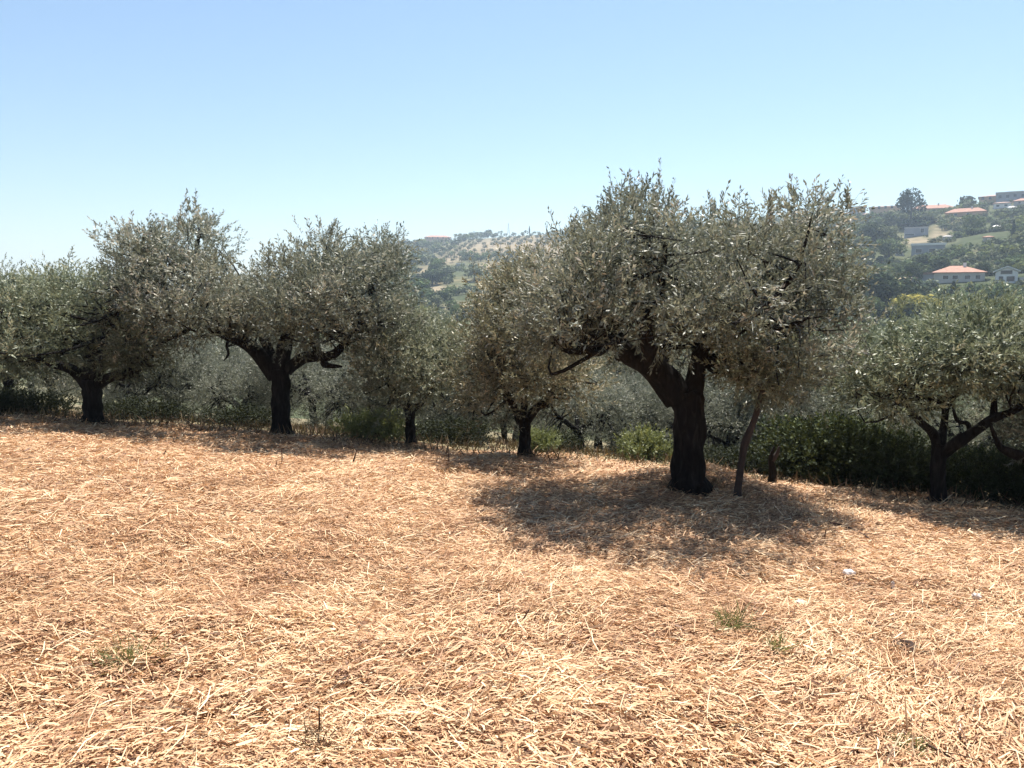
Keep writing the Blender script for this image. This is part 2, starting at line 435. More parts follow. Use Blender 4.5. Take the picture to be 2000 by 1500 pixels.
# ------------------------------------------------------------------ olive trees
def px_lobes(base, rows, rng, dys=(-1.0, 0.9), rz=1.0):
    """envelope lobes given in photo pixels at the tree's own depth; each doubled in depth so the crown is round"""
    out = []
    top = min(r[1] for r in rows); xs = [r[0] for r in rows]; cx = 0.5 * (min(xs) + max(xs)); half = 0.5 * (max(xs) - min(xs)) + 1
    for r in rows:
        inner = math.sqrt(max(0.15, 1 - ((r[0] - cx) / (half * 1.15)) ** 2))
        for dy in dys:
            Y = base[1] + dy * inner * rz * (1 + 0.25 * rng.uniform(-1, 1))
            c = at(r[0], r[1], Y)
            k = Y / 1500.0
            out.append((c - base, np.array([r[2] * k, max(0.55, 0.75 * rz * inner + 0.25), r[3] * k])))
    return out
def build_olive(name, label, base, trunk, limbs, lobes, n_clumps, shoots=38, K=13, seed=1, group=None, leaf=0.074, tops=90, bare=(), barkmat='bark', clump_r=(0.26, 0.52), leafm='olive'):
    """trunk: (points, radii) local; limbs: list of (points, radii); lobes local envelope"""
    rng = np.random.default_rng(seed)
    root = empty(name, base, label, 'olive tree', group)
    q = Quads(); tp, tr = trunk; tr = [v * 0.84 for v in tr]
    tube(q, tp, tr, 26, 18, 0.13, seed)
    # root flare
    for k in range(5):
        a = 2 * np.pi * k / 5 + rng.uniform(-0.4, 0.4); r0 = tr[0]
        d = np.array([math.cos(a), math.sin(a), 0])
        p0 = np.array(tp[0]) + np.array([0, 0, r0 * 1.3]); p1 = np.array(tp[0]) + d * r0 * 0.95 + np.array([0, 0, r0 * 0.35]); p2 = np.array(tp[0]) + d * r0 * rng.uniform(1.25, 1.6) + np.array([0, 0, -0.12])
        tube(q, [p0, p1, p2], [r0 * 0.55, r0 * 0.42, r0 * 0.14], 8, 8, 0.12, seed + k)
    obj('trunk', q.mesh('trunk', M[barkmat], smooth=True), root)
    joints = []
    for k, (lp, lr) in enumerate(limbs):
        lr = [v * 0.9 for v in lr]
        q = Quads(); tube(q, lp, lr, 22, 12, 0.12, seed * 3 + k)
        obj('limb', q.mesh('limb', M[barkmat], smooth=True), root)
        sp, sr = smooth_path(lp, lr, 14)
        joints += [(p, r) for p, r in zip(sp[5:], sr[5:])]
    JP = np.array([j[0] for j in joints]); JR = np.array([j[1] for j in joints])
    # clumps inside the lobes
    vol = np.array([np.prod(l[1]) for l in lobes]); pr = vol ** 0.8 / (vol ** 0.8).sum()
    cl = []
    for k in range(n_clumps):
        li = rng.choice(len(lobes), p=pr); c, rad = lobes[li]
        d = unit(rng.normal(0, 1, 3)); rr = rng.uniform(0.15, 1) ** 0.45
        cl.append((c + d * rad * rr * 0.93, rng.uniform(*clump_r), d))
    tw = Quads()
    for c, r, d in cl:
        i = int(np.argmin(np.linalg.norm(JP - c, axis=1) + 0.3 * np.maximum(0, JP[:, 2] - c[2])))
        a = JP[i]; mid = 0.5 * (a + c) + rng.normal(0, 0.10, 3) + np.array([0, 0, -0.05])
        r0 = min(JR[i] * 0.55, 0.034)
        tube(tw, [a, mid, c + d * r * 0.1], [r0, r0 * 0.6, 0.005], 7, 5, 0.08, seed, cap=False)
    obj('branches', tw.mesh('branches', M[barkmat], smooth=True), root, kind='stuff')
    q = Quads()
    for c, r, dd in cl:
        n = int(shoots * (r / 0.38) ** 1.6)
        u = unit(rng.normal(0, 1, (n, 3))); rad = rng.uniform(0, 1, (n, 1)) ** 0.45
        P = c + u * rad * r * np.array([1.1, 1.1, 0.85])
        D = unit(u * 0.6 + dd * 0.35 + np.array([0, 0, 0.35]) + rng.normal(0, 0.35, (n, 3)))
        L = rng.uniform(0.12, 0.28, n)
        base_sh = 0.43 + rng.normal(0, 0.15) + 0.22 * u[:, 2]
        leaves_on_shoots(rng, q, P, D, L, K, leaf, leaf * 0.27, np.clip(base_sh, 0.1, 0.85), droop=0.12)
    # long upright shoots along the top
    if tops:
        C = np.array([c for c, r, d in cl])
        hd = np.hypot(C[:, None, 0] - C[None, :, 0], C[:, None, 1] - C[None, :, 1])
        covered = ((hd < 0.42) & (C[None, :, 2] > C[:, None, 2] + 0.12)).any(1)
        cand = np.where(~covered & (C[:, 2] > np.median(C[:, 2])))[0]
        tops = tops // 4 * 4
        pick = np.repeat(rng.choice(cand, tops // 4), 4)
        P = C[pick] + np.repeat(rng.normal(0, 0.10, (tops // 4, 3)), 4, 0) + rng.normal(0, 0.07, (tops, 3))
        D = unit(np.array([0, 0, 1.0]) + np.repeat(rng.normal(0, 0.22, (tops // 4, 3)), 4, 0) + rng.normal(0, 0.15, (tops, 3)))
        L = np.repeat(rng.uniform(0.16, 0.40, tops // 4), 4) * rng.uniform(0.6, 1.1, tops)
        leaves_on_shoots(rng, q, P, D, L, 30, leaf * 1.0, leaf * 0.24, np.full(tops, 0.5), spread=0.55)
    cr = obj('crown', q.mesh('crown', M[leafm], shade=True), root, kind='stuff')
    return root
def P3(base, pts, Y=None):
    """pixel polyline -> local points; entries (px, py, dy)"""
    return [at(p[0], p[1], base[1] + (p[2] if len(p) > 2 else 0)) - base for p in pts]

# -- the big tree right of the middle
rng = np.random.default_rng(11)
b = T3.copy(); b[2] -= 0.05
sc = b[1] / 1500.0
trunk = (P3(b, [(1346, 972), (1346, 930), (1345, 880), (1346, 830), (1343, 785), (1338, 764)]), [r * sc for r in (46, 39, 37, 36, 37, 33)])
limbs = [
    (P3(b, [(1326, 778), (1298, 742), (1258, 708), (1225, 690), (1196, 668, -0.3), (1165, 690, -0.6), (1140, 680, -0.9)]), [r * sc for r in (34, 32, 27, 22, 15, 7, 3)]),
    (P3(b, [(1222, 695), (1208, 668, 0.1), (1195, 640, 0.3), (1180, 560, 0.6), (1190, 480, 0.8)]), [r * sc for r in (22, 19, 14, 9, 4)]),
    (P3(b, [(1290, 735), (1272, 695, -0.2), (1262, 640, -0.4), (1290, 560, -0.6), (1300, 470, -0.8)]), [r * sc for r in (26, 21, 14, 9, 4)]),
    (P3(b, [(1282, 725, 0.1), (1296, 690, 0.4), (1305, 640, 0.8), (1340, 560, 1.1), (1370, 480, 1.3)]), [r * sc for r in (18, 14, 11, 8, 4)]),
    (P3(b, [(1352, 782), (1360, 735), (1366, 690), (1375, 640, 0.1), (1410, 580, 0.2), (1440, 500, 0.3)]), [r * sc for r in (25, 19, 17, 14, 9, 4)]),
    (P3(b, [(1362, 700), (1400, 650, -0.5), (1470, 620, -0.9), (1530, 565, -1.0), (1556, 520, -1.0), (1574, 470, -1.0), (1584, 425, -1.0)]), [r * sc for r in (15, 11, 8, 6, 4.5, 3, 1.5)]),
    (P3(b, [(1470, 620, -0.9), (1520, 640, -0.9), (1580, 620, -1.1)]), [r * sc for r in (8, 6, 3)]),
]
rows = [(1150, 505, 55, 55), (1222, 462, 72, 54), (1320, 490, 75, 55), (1425, 500, 70, 58), (1505, 545, 45, 50), (1582, 500, 36, 46), (1584, 440, 16, 32), (1072, 575, 34, 42), (1602, 560, 40, 55), (1112, 585, 52, 55), (1215, 580, 90, 55),
        (1350, 590, 100, 65), (1480, 605, 90, 55), (1592, 630, 45, 52), (1530, 705, 52, 56), (1450, 665, 75, 42), (1085, 640, 48, 46), (1160, 635, 55, 30), (1300, 640, 80, 32), (1550, 745, 40, 32)]
lobes = px_lobes(b, rows, rng, dys=(-1.0, 0.1, 1.15), rz=1.05)
build_olive('olive_tree', 'largest olive tree with thick black forked trunk casting its shadow on the straw', b, trunk, limbs, lobes, 300, shoots=40, K=12, seed=11, tops=200, clump_r=(0.18, 0.40), leaf=0.066)

# -- the slender leaning stem beside it
b2 = ground_hit(1442, 972); b2[2] -= 0.04
sc = b2[1] / 1500.0
trunk = (P3(b2, [(1440, 978), (1442, 950), (1450, 895), (1456, 862, -0.02), (1472, 822, -0.02), (1484, 785, -0.02), (1492, 750, 0)]), [r * sc for r in (11, 8, 8, 9, 7, 6.5, 6)])
limbs = [(P3(b2, [(1490, 758), (1500, 720, 0.05), (1520, 680, 0.1)]), [r * sc for r in (7, 5, 3)]),
         (P3(b2, [(1488, 766), (1478, 730, -0.05), (1470, 690, -0.1)]), [r * sc for r in (5, 4, 2)])]
lobes = px_lobes(b2, [(1500, 700, 70, 55), (1545, 740, 55, 45), (1470, 700, 55, 40)], rng, dys=(-0.4, 0.4), rz=0.6)
build_olive('young_olive_tree', 'slender leaning brown olive stem just right of the largest trunk', b2, trunk, limbs, lobes, 26, shoots=34, K=12, seed=12, tops=0, barkmat='redbark', leafm='olive_pale', clump_r=(0.2, 0.38))

# -- the broad tree left of the middle
b = ground_hit(548, 850); b[2] -= 0.05
sc = b[1] / 1500.0
trunk = (P3(b, [(550, 862), (549, 835), (549, 790), (548, 755), (545, 722)]), [r * sc for r in (25, 22, 20.5, 20.5, 21)])
limbs = [
    (P3(b, [(540, 735), (512, 700), (482, 672, -0.2), (445, 655, -0.4), (405, 635, -0.5), (370, 605, -0.5), (330, 570, -0.4), (300, 500, -0.2)]), [r * sc for r in (17, 16, 14, 12, 10, 8, 5, 3)]),
    (P3(b, [(545, 725), (552, 690, 0.1), (565, 650, 0.3), (600, 600, 0.5), (625, 540, 0.6), (640, 480, 0.6)]), [r * sc for r in (21, 17, 13, 10, 6, 3)]),
    (P3(b, [(560, 722), (590, 700), (620, 695, -0.2), (655, 690, -0.3), (690, 640, -0.4), (730, 560, -0.4)]), [r * sc for r in (15, 12, 12, 9, 6, 3)]),
    (P3(b, [(535, 715), (520, 670, 0.4), (500, 620, 0.8), (480, 560, 1.0)]), [r * sc for r in (14, 11, 8, 4)]),
    (P3(b, [(630, 692, -0.2), (635, 712, -0.2), (668, 716, -0.3)]), [r * sc for r in (7, 8, 2)]),
    (P3(b, [(405, 637, -0.5), (380, 540, -0.2), (390, 450, 0)]), [r * sc for r in (8, 6, 3)]),
    (P3(b, [(450, 658, -0.4), (443, 675, -0.5), (446, 692, -0.55), (437, 705, -0.6)]), [r * sc for r in (4, 3, 2.5, 1)]),
]
rows = [(285, 500, 48, 48), (375, 480, 46, 42), (340, 545, 75, 50), (415, 550, 36, 42), (255, 570, 36, 46), (310, 615, 55, 44), (400, 605, 55, 40), (490, 595, 55, 42), (565, 565, 62, 48), (640, 520, 50, 44),
        (650, 590, 78, 48), (728, 530, 42, 48), (752, 600, 48, 50), (690, 640, 72, 36), (590, 625, 75, 38), (500, 628, 55, 26), (275, 670, 32, 30), (770, 640, 34, 32), (742, 492, 26, 28)]
lobes = px_lobes(b, rows, rng, dys=(-1.2, 0.1, 1.3), rz=1.2)
build_olive('olive_tree', 'broad olive tree with wide spreading low limbs left of the middle', b, trunk, limbs, lobes, 340, shoots=36, K=12, seed=21, tops=160, clump_r=(0.22, 0.48))

# -- the tree at the left edge
b = ground_hit(181, 824); b[2] -= 0.05
sc = b[1] / 1500.0
trunk = (P3(b, [(182, 835), (181, 805), (181, 775), (180, 742)]), [r * sc for r in (25, 21, 20, 21)])
limbs = [
    (P3(b, [(172, 752), (150, 728), (120, 715, -0.3), (85, 705, -0.4), (40, 660, -0.5), (0, 610, -0.5)]), [r * sc for r in (15, 12, 10, 8, 6, 3)]),
    (P3(b, [(178, 745), (172, 700, 0.3), (160, 640, 0.6), (140, 570, 0.8)]), [r * sc for r in (20, 15, 10, 4)]),
    (P3(b, [(190, 748), (220, 735, -0.2), (255, 732, -0.4), (285, 700, -0.5), (290, 650, -0.5)]), [r * sc for r in (14, 10, 8, 6, 3)]),
    (P3(b, [(186, 738), (200, 690, -0.4), (225, 630, -0.8), (230, 560, -1.0)]), [r * sc for r in (13, 10, 7, 3)]),
]
rows = [(40, 592, 55, 36), (120, 575, 60, 38), (185, 568, 42, 36), (60, 640, 75, 42), (160, 630, 75, 46), (240, 630, 50, 46), (225, 682, 62, 32), (90, 680, 70, 30), (-20, 660, 55, 46), (-70, 620, 60, 52), (275, 680, 38, 38), (0, 700, 50, 24)]
lobes = px_lobes(b, rows, rng, dys=(-1.0, 0.3, 1.3), rz=1.15)
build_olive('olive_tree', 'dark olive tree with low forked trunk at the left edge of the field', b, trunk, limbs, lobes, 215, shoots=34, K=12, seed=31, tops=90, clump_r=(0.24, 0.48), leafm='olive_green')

# -- the tree on the right, in front of the brambles
b = ground_hit(1832, 978); b[2] -= 0.05
sc = b[1] / 1500.0
trunk = (P3(b, [(1832, 992), (1832, 965), (1832, 925), (1835, 885), (1836, 868)]), [r * sc for r in (24, 17, 16, 17, 18)])
limbs = [
    (P3(b, [(1832, 880), (1822, 848), (1800, 825, -0.2), (1775, 800, -0.3), (1755, 760, -0.4)]), [r * sc for r in (12, 10, 8, 6, 3)]),
    (P3(b, [(1842, 885), (1872, 862, -0.2), (1905, 842, -0.3), (1940, 818, -0.4), (1985, 800, -0.5), (2030, 770, -0.5)]), [r * sc for r in (14, 12, 11, 9, 7, 3)]),
    (P3(b, [(1838, 870), (1845, 820, 0.2), (1850, 790, 0.3), (1870, 760, 0.4), (1880, 690, 0.5)]), [r * sc for r in (10, 7, 8, 6, 3)]),
    (P3(b, [(1895, 850, -0.2), (1890, 828, -0.2), (1870, 822, -0.2), (1862, 800, -0.2)]), [r * sc for r in (6, 5, 4, 3)]),
    (P3(b, [(1940, 818, -0.4), (1945, 740, -0.2), (1950, 660, 0)]), [r * sc for r in (7, 5, 3)]),
]
rows = [(1700, 695, 46, 34), (1790, 692, 60, 34), (1870, 668, 65, 40), (1950, 662, 62, 42), (1735, 715, 66, 38), (1840, 700, 80, 38), (1940, 695, 70, 42), (1685, 735, 36, 32), (1728, 765, 36, 18), (2000, 740, 40, 20), (2040, 705, 70, 60), (2055, 745, 46, 30)]
lobes = px_lobes(b, rows, rng, dys=(-0.9, 0.1, 1.0), rz=1.0)
build_olive('olive_tree', 'olive tree with crooked Y-shaped trunk in front of brambles on the right', b, trunk, limbs, lobes, 185, shoots=34, K=12, seed=41, tops=40, clump_r=(0.22, 0.46), leafm='olive_green')

# -- a tree whose limb reaches in from beyond the right edge
b = ground_hit(2075, 1003); b[2] -= 0.05
sc = b[1] / 1500.0
trunk = (P3(b, [(2075, 1015), (2074, 980), (2070, 940)]), [r * sc for r in (26, 20, 20)])
limbs = [(P3(b, [(2070, 950), (2040, 915), (2005, 895, -0.1), (1970, 882, -0.2), (1950, 868, -0.2), (1935, 830, -0.2)]), [r * sc for r in (16, 14, 12, 10, 6, 3)]),
         (P3(b, [(2072, 945), (2085, 880), (2090, 800)]), [r * sc for r in (14, 10, 5)])]
lobes = px_lobes(b, [(2050, 835, 36, 28), (2115, 780, 70, 60), (2075, 765, 40, 40)], rng, dys=(-0.3, 0.8), rz=0.7)
build_olive('olive_tree', 'olive tree at the right edge with one thick limb reaching into view', b, trunk, limbs, lobes, 34, shoots=30, K=12, seed=51, tops=0)

# -- the tree behind, between the two big ones
b = ground_hit(1025, 893); b[1] += 0.2; b[2] = H(b[0], b[1]) - 0.05
sc = b[1] / 1500.0
trunk = (P3(b, [(1026, 900), (1025, 870), (1025, 840), (1022, 815)]), [r * sc for r in (19, 14, 13, 15)])
limbs = [(P3(b, [(1018, 825), (1004, 795), (985, 760, -0.2), (975, 700, -0.4), (975, 640, -0.5)]), [r * sc for r in (10, 8, 6, 4, 2)]),
         (P3(b, [(1028, 822), (1050, 795), (1070, 780, -0.1), (1090, 720, -0.2), (1090, 650, -0.2)]), [r * sc for r in (11, 9, 7, 5, 2)]),
         (P3(b, [(1022, 818), (1025, 770, 0.3), (1030, 690, 0.6), (1035, 590, 0.7)]), [r * sc for r in (9, 7, 5, 2)])]
rows = [(995, 580, 42, 42), (1050, 560, 48, 46), (985, 660, 58, 48), (1075, 640, 66, 56), (1020, 725, 80, 48), (945, 722, 50, 44), (1095, 740, 65, 45), (960, 780, 50, 30)]
lobes = px_lobes(b, rows, rng, dys=(-0.9, 0.6), rz=1.0)
build_olive('olive_tree', 'olive tree with slim forked trunk left of the largest tree', b, trunk, limbs, lobes, 135, shoots=30, K=12, seed=61, tops=60, leafm='olive_brown', clump_r=(0.22, 0.46))

# -- the small tree behind the broad one's right side
b = ground_hit(801, 873); b[1] += 0.4; b[2] = H(b[0], b[1]) - 0.05
sc = b[1] / 1500.0
trunk = (P3(b, [(802, 882), (802, 850), (801, 815), (800, 790)]), [r * sc for r in (16, 12, 11, 13)])
limbs = [(P3(b, [(797, 800), (780, 775), (760, 750, -0.1), (750, 700, -0.2)]), [r * sc for r in (8, 7, 5, 2)]),
         (P3(b, [(805, 800), (825, 785), (840, 765, -0.1), (850, 720, -0.1)]), [r * sc for r in (8, 6, 4, 2)]),
         (P3(b, [(801, 795), (805, 750, 0.2), (815, 680, 0.3)]), [r * sc for r in (8, 6, 2)])]
rows = [(820, 660, 45, 45), (760, 700, 60, 45), (850, 720, 50, 50), (800, 740, 65, 38), (740, 760, 50, 40), (880, 680, 45, 45)]
lobes = px_lobes(b, rows, rng, dys=(-0.7, 0.7), rz=0.9)
build_olive('olive_tree', 'small olive tree with pale leafy crown at right foot of the broad tree', b, trunk, limbs, lobes, 95, shoots=30, K=12, seed=71, tops=40, leafm='olive_pale', clump_r=(0.22, 0.46))

# -- generic trees further down the slope: four shapes, copied
def generic(seed, h, w, low):
    rng = np.random.default_rng(seed)
    fork = h * rng.uniform(0.24, 0.32)
    tr = ([(0, 0, -0.15), (0.03, 0.02, fork * 0.5), (rng.uniform(-.1, .1), rng.uniform(-.1, .1), fork)], [0.20, 0.14, 0.15])
    limbs, lobes = [], []
    n = 5
    for k in range(n):
        a = 2 * np.pi * k / n + rng.uniform(-0.4, 0.4); d = np.array([math.cos(a), math.sin(a), 0])
        e = d * w * rng.uniform(0.28, 0.42) + np.array([0, 0, h * rng.uniform(0.55, 0.8)])
        limbs.append(([tr[0][2], d * w * 0.15 + np.array([0, 0, fork + 0.12 * h]), e * np.array([0.8, 0.8, 0.75]), e], [0.10, 0.08, 0.05, 0.02]))
        lobes.append((e, np.array([w * 0.24, w * 0.24, h * 0.19])))
        f = d * w * rng.uniform(0.32, 0.44) + np.array([0, 0, h * rng.uniform(low, low + 0.15)])
        lobes.append((f, np.array([w * 0.2, w * 0.2, h * 0.15])))
    lobes.append((np.array([0, 0, h * 0.78]), np.array([w * 0.25, w * 0.25, h * 0.2])))
    return tr, limbs, lobes
protos = []
for k, (h, w, low) in enumerate(((3.9, 4.2, 0.26), (3.5, 3.8, 0.32), (4.2, 4.0, 0.30), (3.2, 4.0, 0.2))):
    tr, limbs, lobes = generic(100 + k, h, w, low)
    protos.append((tr, limbs, lobes, h))
BG = [  # px, depth, scale, shape, label
    (270, 20.0, 0.95, 3, 'shaded olive tree just right of the left-edge trunk'),
    (345, 20.5, 0.7, 1, 'low many-stemmed olive tree between the two left trunks'),
    (430, 22.5, 1.0, 3, 'light green olive tree seen under the broad tree, left of its trunk'),
    (612, 18.6, 0.72, 1, 'thin-trunked olive tree just right of the broad tree trunk'),
    (680, 21.5, 0.95, 3, 'olive tree filling the gap right of the broad tree trunk'),
    (932, 17.6, 0.74, 1, 'dark-trunked olive tree between the small tree and the slim forked one'),
    (1133, 16.6, 0.66, 3, 'small olive tree with thin trunk left of the largest trunk'),
    (1240, 20.5, 0.95, 0, 'brownish olive tree under the left limb of the largest tree'),
    (1440, 18.5, 0.85, 1, 'pale olive tree between the largest trunk and the leaning stem'),
    (1600, 17.5, 0.85, 2, 'pale olive tree right of the leaning stem, behind the brambles'),
    (1690, 19.5, 0.8, 0, 'silvery olive tree left of the Y-shaped trunk'),
    (1900, 18.0, 0.72, 2, 'olive tree behind the crooked Y-shaped tree'),
    (2030, 20.0, 0.85, 0, 'olive tree behind the far right limb'),
    (20, 20.5, 0.95, 1, 'dark olive tree behind the left edge tree'),
    (100, 23.0, 0.85, 0, 'olive tree rising behind the left-edge crown'),
    (-90, 19.0, 1.0, 2, 'olive tree cut by the left edge behind the dark one'),
    (850, 22.0, 0.72, 2, 'grey-green olive tree in the gap below the distant hill'),
    (705, 17.8, 0.62, 3, 'low bushy olive between the broad tree and the small pale one'), (880, 18.2, 0.62, 3, 'low bushy olive right of the small pale-crowned tree'), (985, 18.6, 0.6, 1, 'low bushy olive left of the slim forked trunk'),
    (1200, 17.6, 0.62, 3, 'low bushy olive left of the largest trunk, at the field edge'), (1285, 17.4, 0.6, 1, 'low bushy olive touching the left side of the largest trunk'), (1420, 17.0, 0.62, 3, 'low bushy olive behind the largest trunk on its right'),
    (1540, 16.6, 0.6, 1, 'low bushy olive right of the broken stump'), (470, 18.5, 0.6, 3, 'low bushy olive left of the broad trunk, at the field edge'), (270, 18.3, 0.55, 1, 'low bushy olive right of the left-edge trunk, at the field edge'),
    (1010, 24.0, 1.0, 0, None), (760, 25.0, 0.98, 0, None), (540, 25.5, 1.0, 2, None), (210, 27.0, 1.05, 3, None), (1170, 26.0, 1.0, 1, None), (1330, 25.0, 1.05, 2, None),
    (1500, 24.5, 1.0, 3, None), (1640, 26.0, 0.9, 1, None), (1790, 24.0, 0.85, 3, None), (1960, 26.0, 1.05, 1, None), (930, 29.0, 1.05, 3, None), (330, 31, 1.1, 0, None),
    (640, 31, 1.1, 1, None), (830, 32, 1.1, 0, None), (1100, 33, 1.1, 2, None), (1400, 32, 1.1, 0, None), (1590, 33, 1.1, 2, None), (1720, 31, 0.9, 0, None), (1870, 33, 1.1, 1, None),
    (2040, 31, 1.1, 3, None), (60, 33, 1.1, 2, None), (480, 36, 1.15, 3, None), (880, 40, 1.2, 1, None), (1240, 40, 1.2, 0, None), (1680, 42, 1.0, 3, None), (1800, 40, 0.95, 2, None), (1950, 42, 1.2, 0, None)]
LANDM = [(60, 'at the far left'), (210, 'behind the left-edge trunk'), (330, 'behind the many-stemmed tree'), (480, 'left of the broad tree trunk'), (548, 'behind the broad tree trunk'), (640, 'right of the broad tree trunk'),
         (760, 'left of the small pale-crowned tree'), (830, 'right of the small pale-crowned tree'), (885, 'below the hill gap'), (930, 'behind the dark trunk in the middle'), (1010, 'behind the slim forked trunk'), (1100, 'right of the slim forked trunk'), (1170, 'below the thick left limb tip'), (1240, 'under the thick left limb'),
         (1330, 'behind the largest trunk'), (1400, 'just right of the largest trunk'), (1500, 'behind the leaning stem'), (1590, 'behind the old farmhouse roof'), (1640, 'right of the farmhouse roof'), (1700, 'above the bramble hedge'), (1790, 'left of the Y-shaped trunk'), (1870, 'behind the Y-shaped trunk'), (1955, 'behind the long right limb'), (2040, 'at the far right edge')]
made = {}
rng = np.random.default_rng(77)
for px, Y, s, k, label in BG:
    if Y < 0:      # foot of the trunk seen at this pixel row
        g = ground_hit(px, -Y); loc = (g[0], g[1], g[2] - 0.05)
    else:
        x = at(px, 750, Y)[0]; loc = (x, Y, float(H(x, Y)) - 0.05)
    shared = 'silvery olive tree deeper down the slope behind the first row'
    grp = 'olive trees down the slope'
    if label is None:
        row = 'second' if Y < 27.5 else 'third' if Y < 35 else 'fourth'
        label = 'olive tree in the %s row down the slope, %s' % (row, LANDM[int(np.argmin([abs(px - a) for a, _ in LANDM]))][1])
    rz = rng.uniform(0, 6.28)
    if k not in made:
        tr, limbs, lobes, h = protos[k]
        made[k] = build_olive('olive_tree', label, loc, tr, limbs, lobes, 125, shoots=28, K=11, seed=200 + k, tops=32, leaf=0.072, clump_r=(0.24, 0.5), group=grp, leafm=('olive_brown', 'olive', 'olive_green', 'olive')[k])
        made[k].scale = (s, s, s); made[k].rotation_euler = (0, 0, rz)
    else:
        copy_tree(made[k], loc, rz, s, label, grp)

# ------------------------------------------------------------------ brambles and bushes along the field edge
def build_bush(name, label, loc, w, h, n, material, seed, leaf=0.06, group=None, cat='bush', shape=0.62):
    rng = np.random.default_rng(seed)
    root = empty(name, loc, label, cat, group)
    st = Quads()
    for k in range(9):
        a = rng.uniform(0, 6.28); e = np.array([math.cos(a) * w * 0.42 * rng.uniform(.4, 1), math.sin(a) * w * 0.42 * rng.uniform(.4, 1), h * rng.uniform(0.6, 0.95)])
        tube(st, [(0, 0, -0.05), e * np.array([0.4, 0.4, 0.6]), e], [0.014, 0.010, 0.004], 6, 5, 0.05, k, cap=False)
    obj('stems', st.mesh('stems', M['bark'], smooth=True), root, kind='stuff')
    q = Quads()
    P = unit(rng.normal(0, 1, (n, 3))) * (rng.uniform(0, 1, (n, 1)) ** 0.4)
    lump = 1 + 0.18 * np.sin(4 * np.arctan2(P[:, 1], P[:, 0]) + seed) + 0.12 * np.sin(7 * P[:, 0] + seed)
    P = P * lump[:, None] * np.array([w / 2, w / 2, h * 0.5]) + np.array([0, 0, h * 0.5])
    P[:, 2] = np.maximum(P[:, 2], 0.03)
    D = unit((P - np.array([0, 0, h * 0.35])) / np.array([w, w, h]) + rng.normal(0, 0.25, (n, 3)) + np.array([0, 0, 0.15]))
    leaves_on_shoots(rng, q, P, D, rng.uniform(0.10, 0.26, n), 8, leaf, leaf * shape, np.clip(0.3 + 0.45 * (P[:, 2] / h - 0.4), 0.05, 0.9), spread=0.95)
    obj('foliage', q.mesh('foliage', M[material], shade=True), root, kind='stuff')
    return root
def on_edge(px, off):
    for _ in range(2):
        Y = 14.0
        for k in range(12):
            x = at(px, 750, Y)[0]; Y = float(edge(x)) + off
    x = at(px, 750, Y)[0]
    return np.array([x, Y, float(H(x, Y)) - 0.03])
bush0 = build_bush('bramble_bush', 'lit bramble bush at the left end of the hedge by the stump', on_edge(1590, 0.9), 1.6, 0.9, 1100, 'bramble', 301, group='bramble hedge on the right')
BUSH = [(1655, 1.0, 0.9, 'bramble bush with bright green top left of the Y-shaped tree'), (1715, 1.0, 0.95, 'tall bramble bush with sunlit top just left of the Y-shaped trunk'), (1775, 1.3, 0.72, 'dark bramble bush touching the left side of the Y-shaped trunk'),
        (1850, 1.4, 0.62, 'dark bramble bush right behind the Y-shaped trunk'), (1925, 1.3, 0.66, 'dark bramble bush under the long right limb'), (2000, 1.3, 0.68, 'dark bramble bush at the right edge of the photo'), (2080, 1.3, 0.7, 'bramble bush just beyond the right edge')]
rng = np.random.default_rng(5)
for px, off, s, lb in BUSH:
    copy_tree(bush0, on_edge(px, off), rng.uniform(0, 6.28), (s, s, s * rng.uniform(0.95, 1.15)), lb)
low0 = build_bush('low_shrub', 'dark low shrub under the left-edge tree, left of its trunk', on_edge(60, 1.4), 1.4, 0.42, 600, 'darkscrub', 311, leaf=0.05, group='low shrubs along the field edge')
LOW = [(-30, 1.2, 1.1, 'dark low shrub at the left edge of the photo'), (250, 1.2, 1.0, 'low shrub right of the left-edge trunk'), (310, 1.6, 0.9, 'low shrub at the foot of the many-stemmed tree'),
       (470, 1.7, 1.1, 'low shrub left of the broad tree trunk'), (845, 1.5, 1.05, 'dark low shrub right of the small tree'), (890, 1.6, 1.0, 'dark low shrub left of the dark trunk in the middle'), (1075, 1.5, 0.8, 'low shrub right of the slim forked trunk'),
       (1290, 1.8, 1.1, 'dark low shrub touching the left side of the largest trunk'), (1410, 1.4, 1.0, 'dark shrub right of the largest trunk'), (1475, 1.2, 1.0, 'dark shrub right of the leaning stem'), (1535, 1.1, 1.0, 'dark shrub behind the broken stump')]
for px, off, s, lb in LOW:
    copy_tree(low0, on_edge(px, off + 0.35), rng.uniform(0, 6.28), (s, s, s * rng.uniform(0.65, 1.0)), lb)
fern0 = build_bush('green_bush', 'bright green leafy weed bush left of the small tree trunk', on_edge(745, 0.6), 0.9, 0.5, 420, 'weed', 321, leaf=0.085, shape=0.3, group='bright green bushes at the field edge')
for px, off, s, lb in ((700, 0.9, 0.85, 'bright green weed bush right of the thin-trunked tree'), (1055, 1.2, 0.7, 'small yellow-green bush right of the slim forked trunk'), (1262, 1.0, 0.9, 'yellow-green weed bush left of the largest trunk'), (1620, 0.5, 0.6, 'small yellow-green bush before the bramble hedge')):
    copy_tree(fern0, on_edge(px, off), rng.uniform(0, 6.28), s, lb)
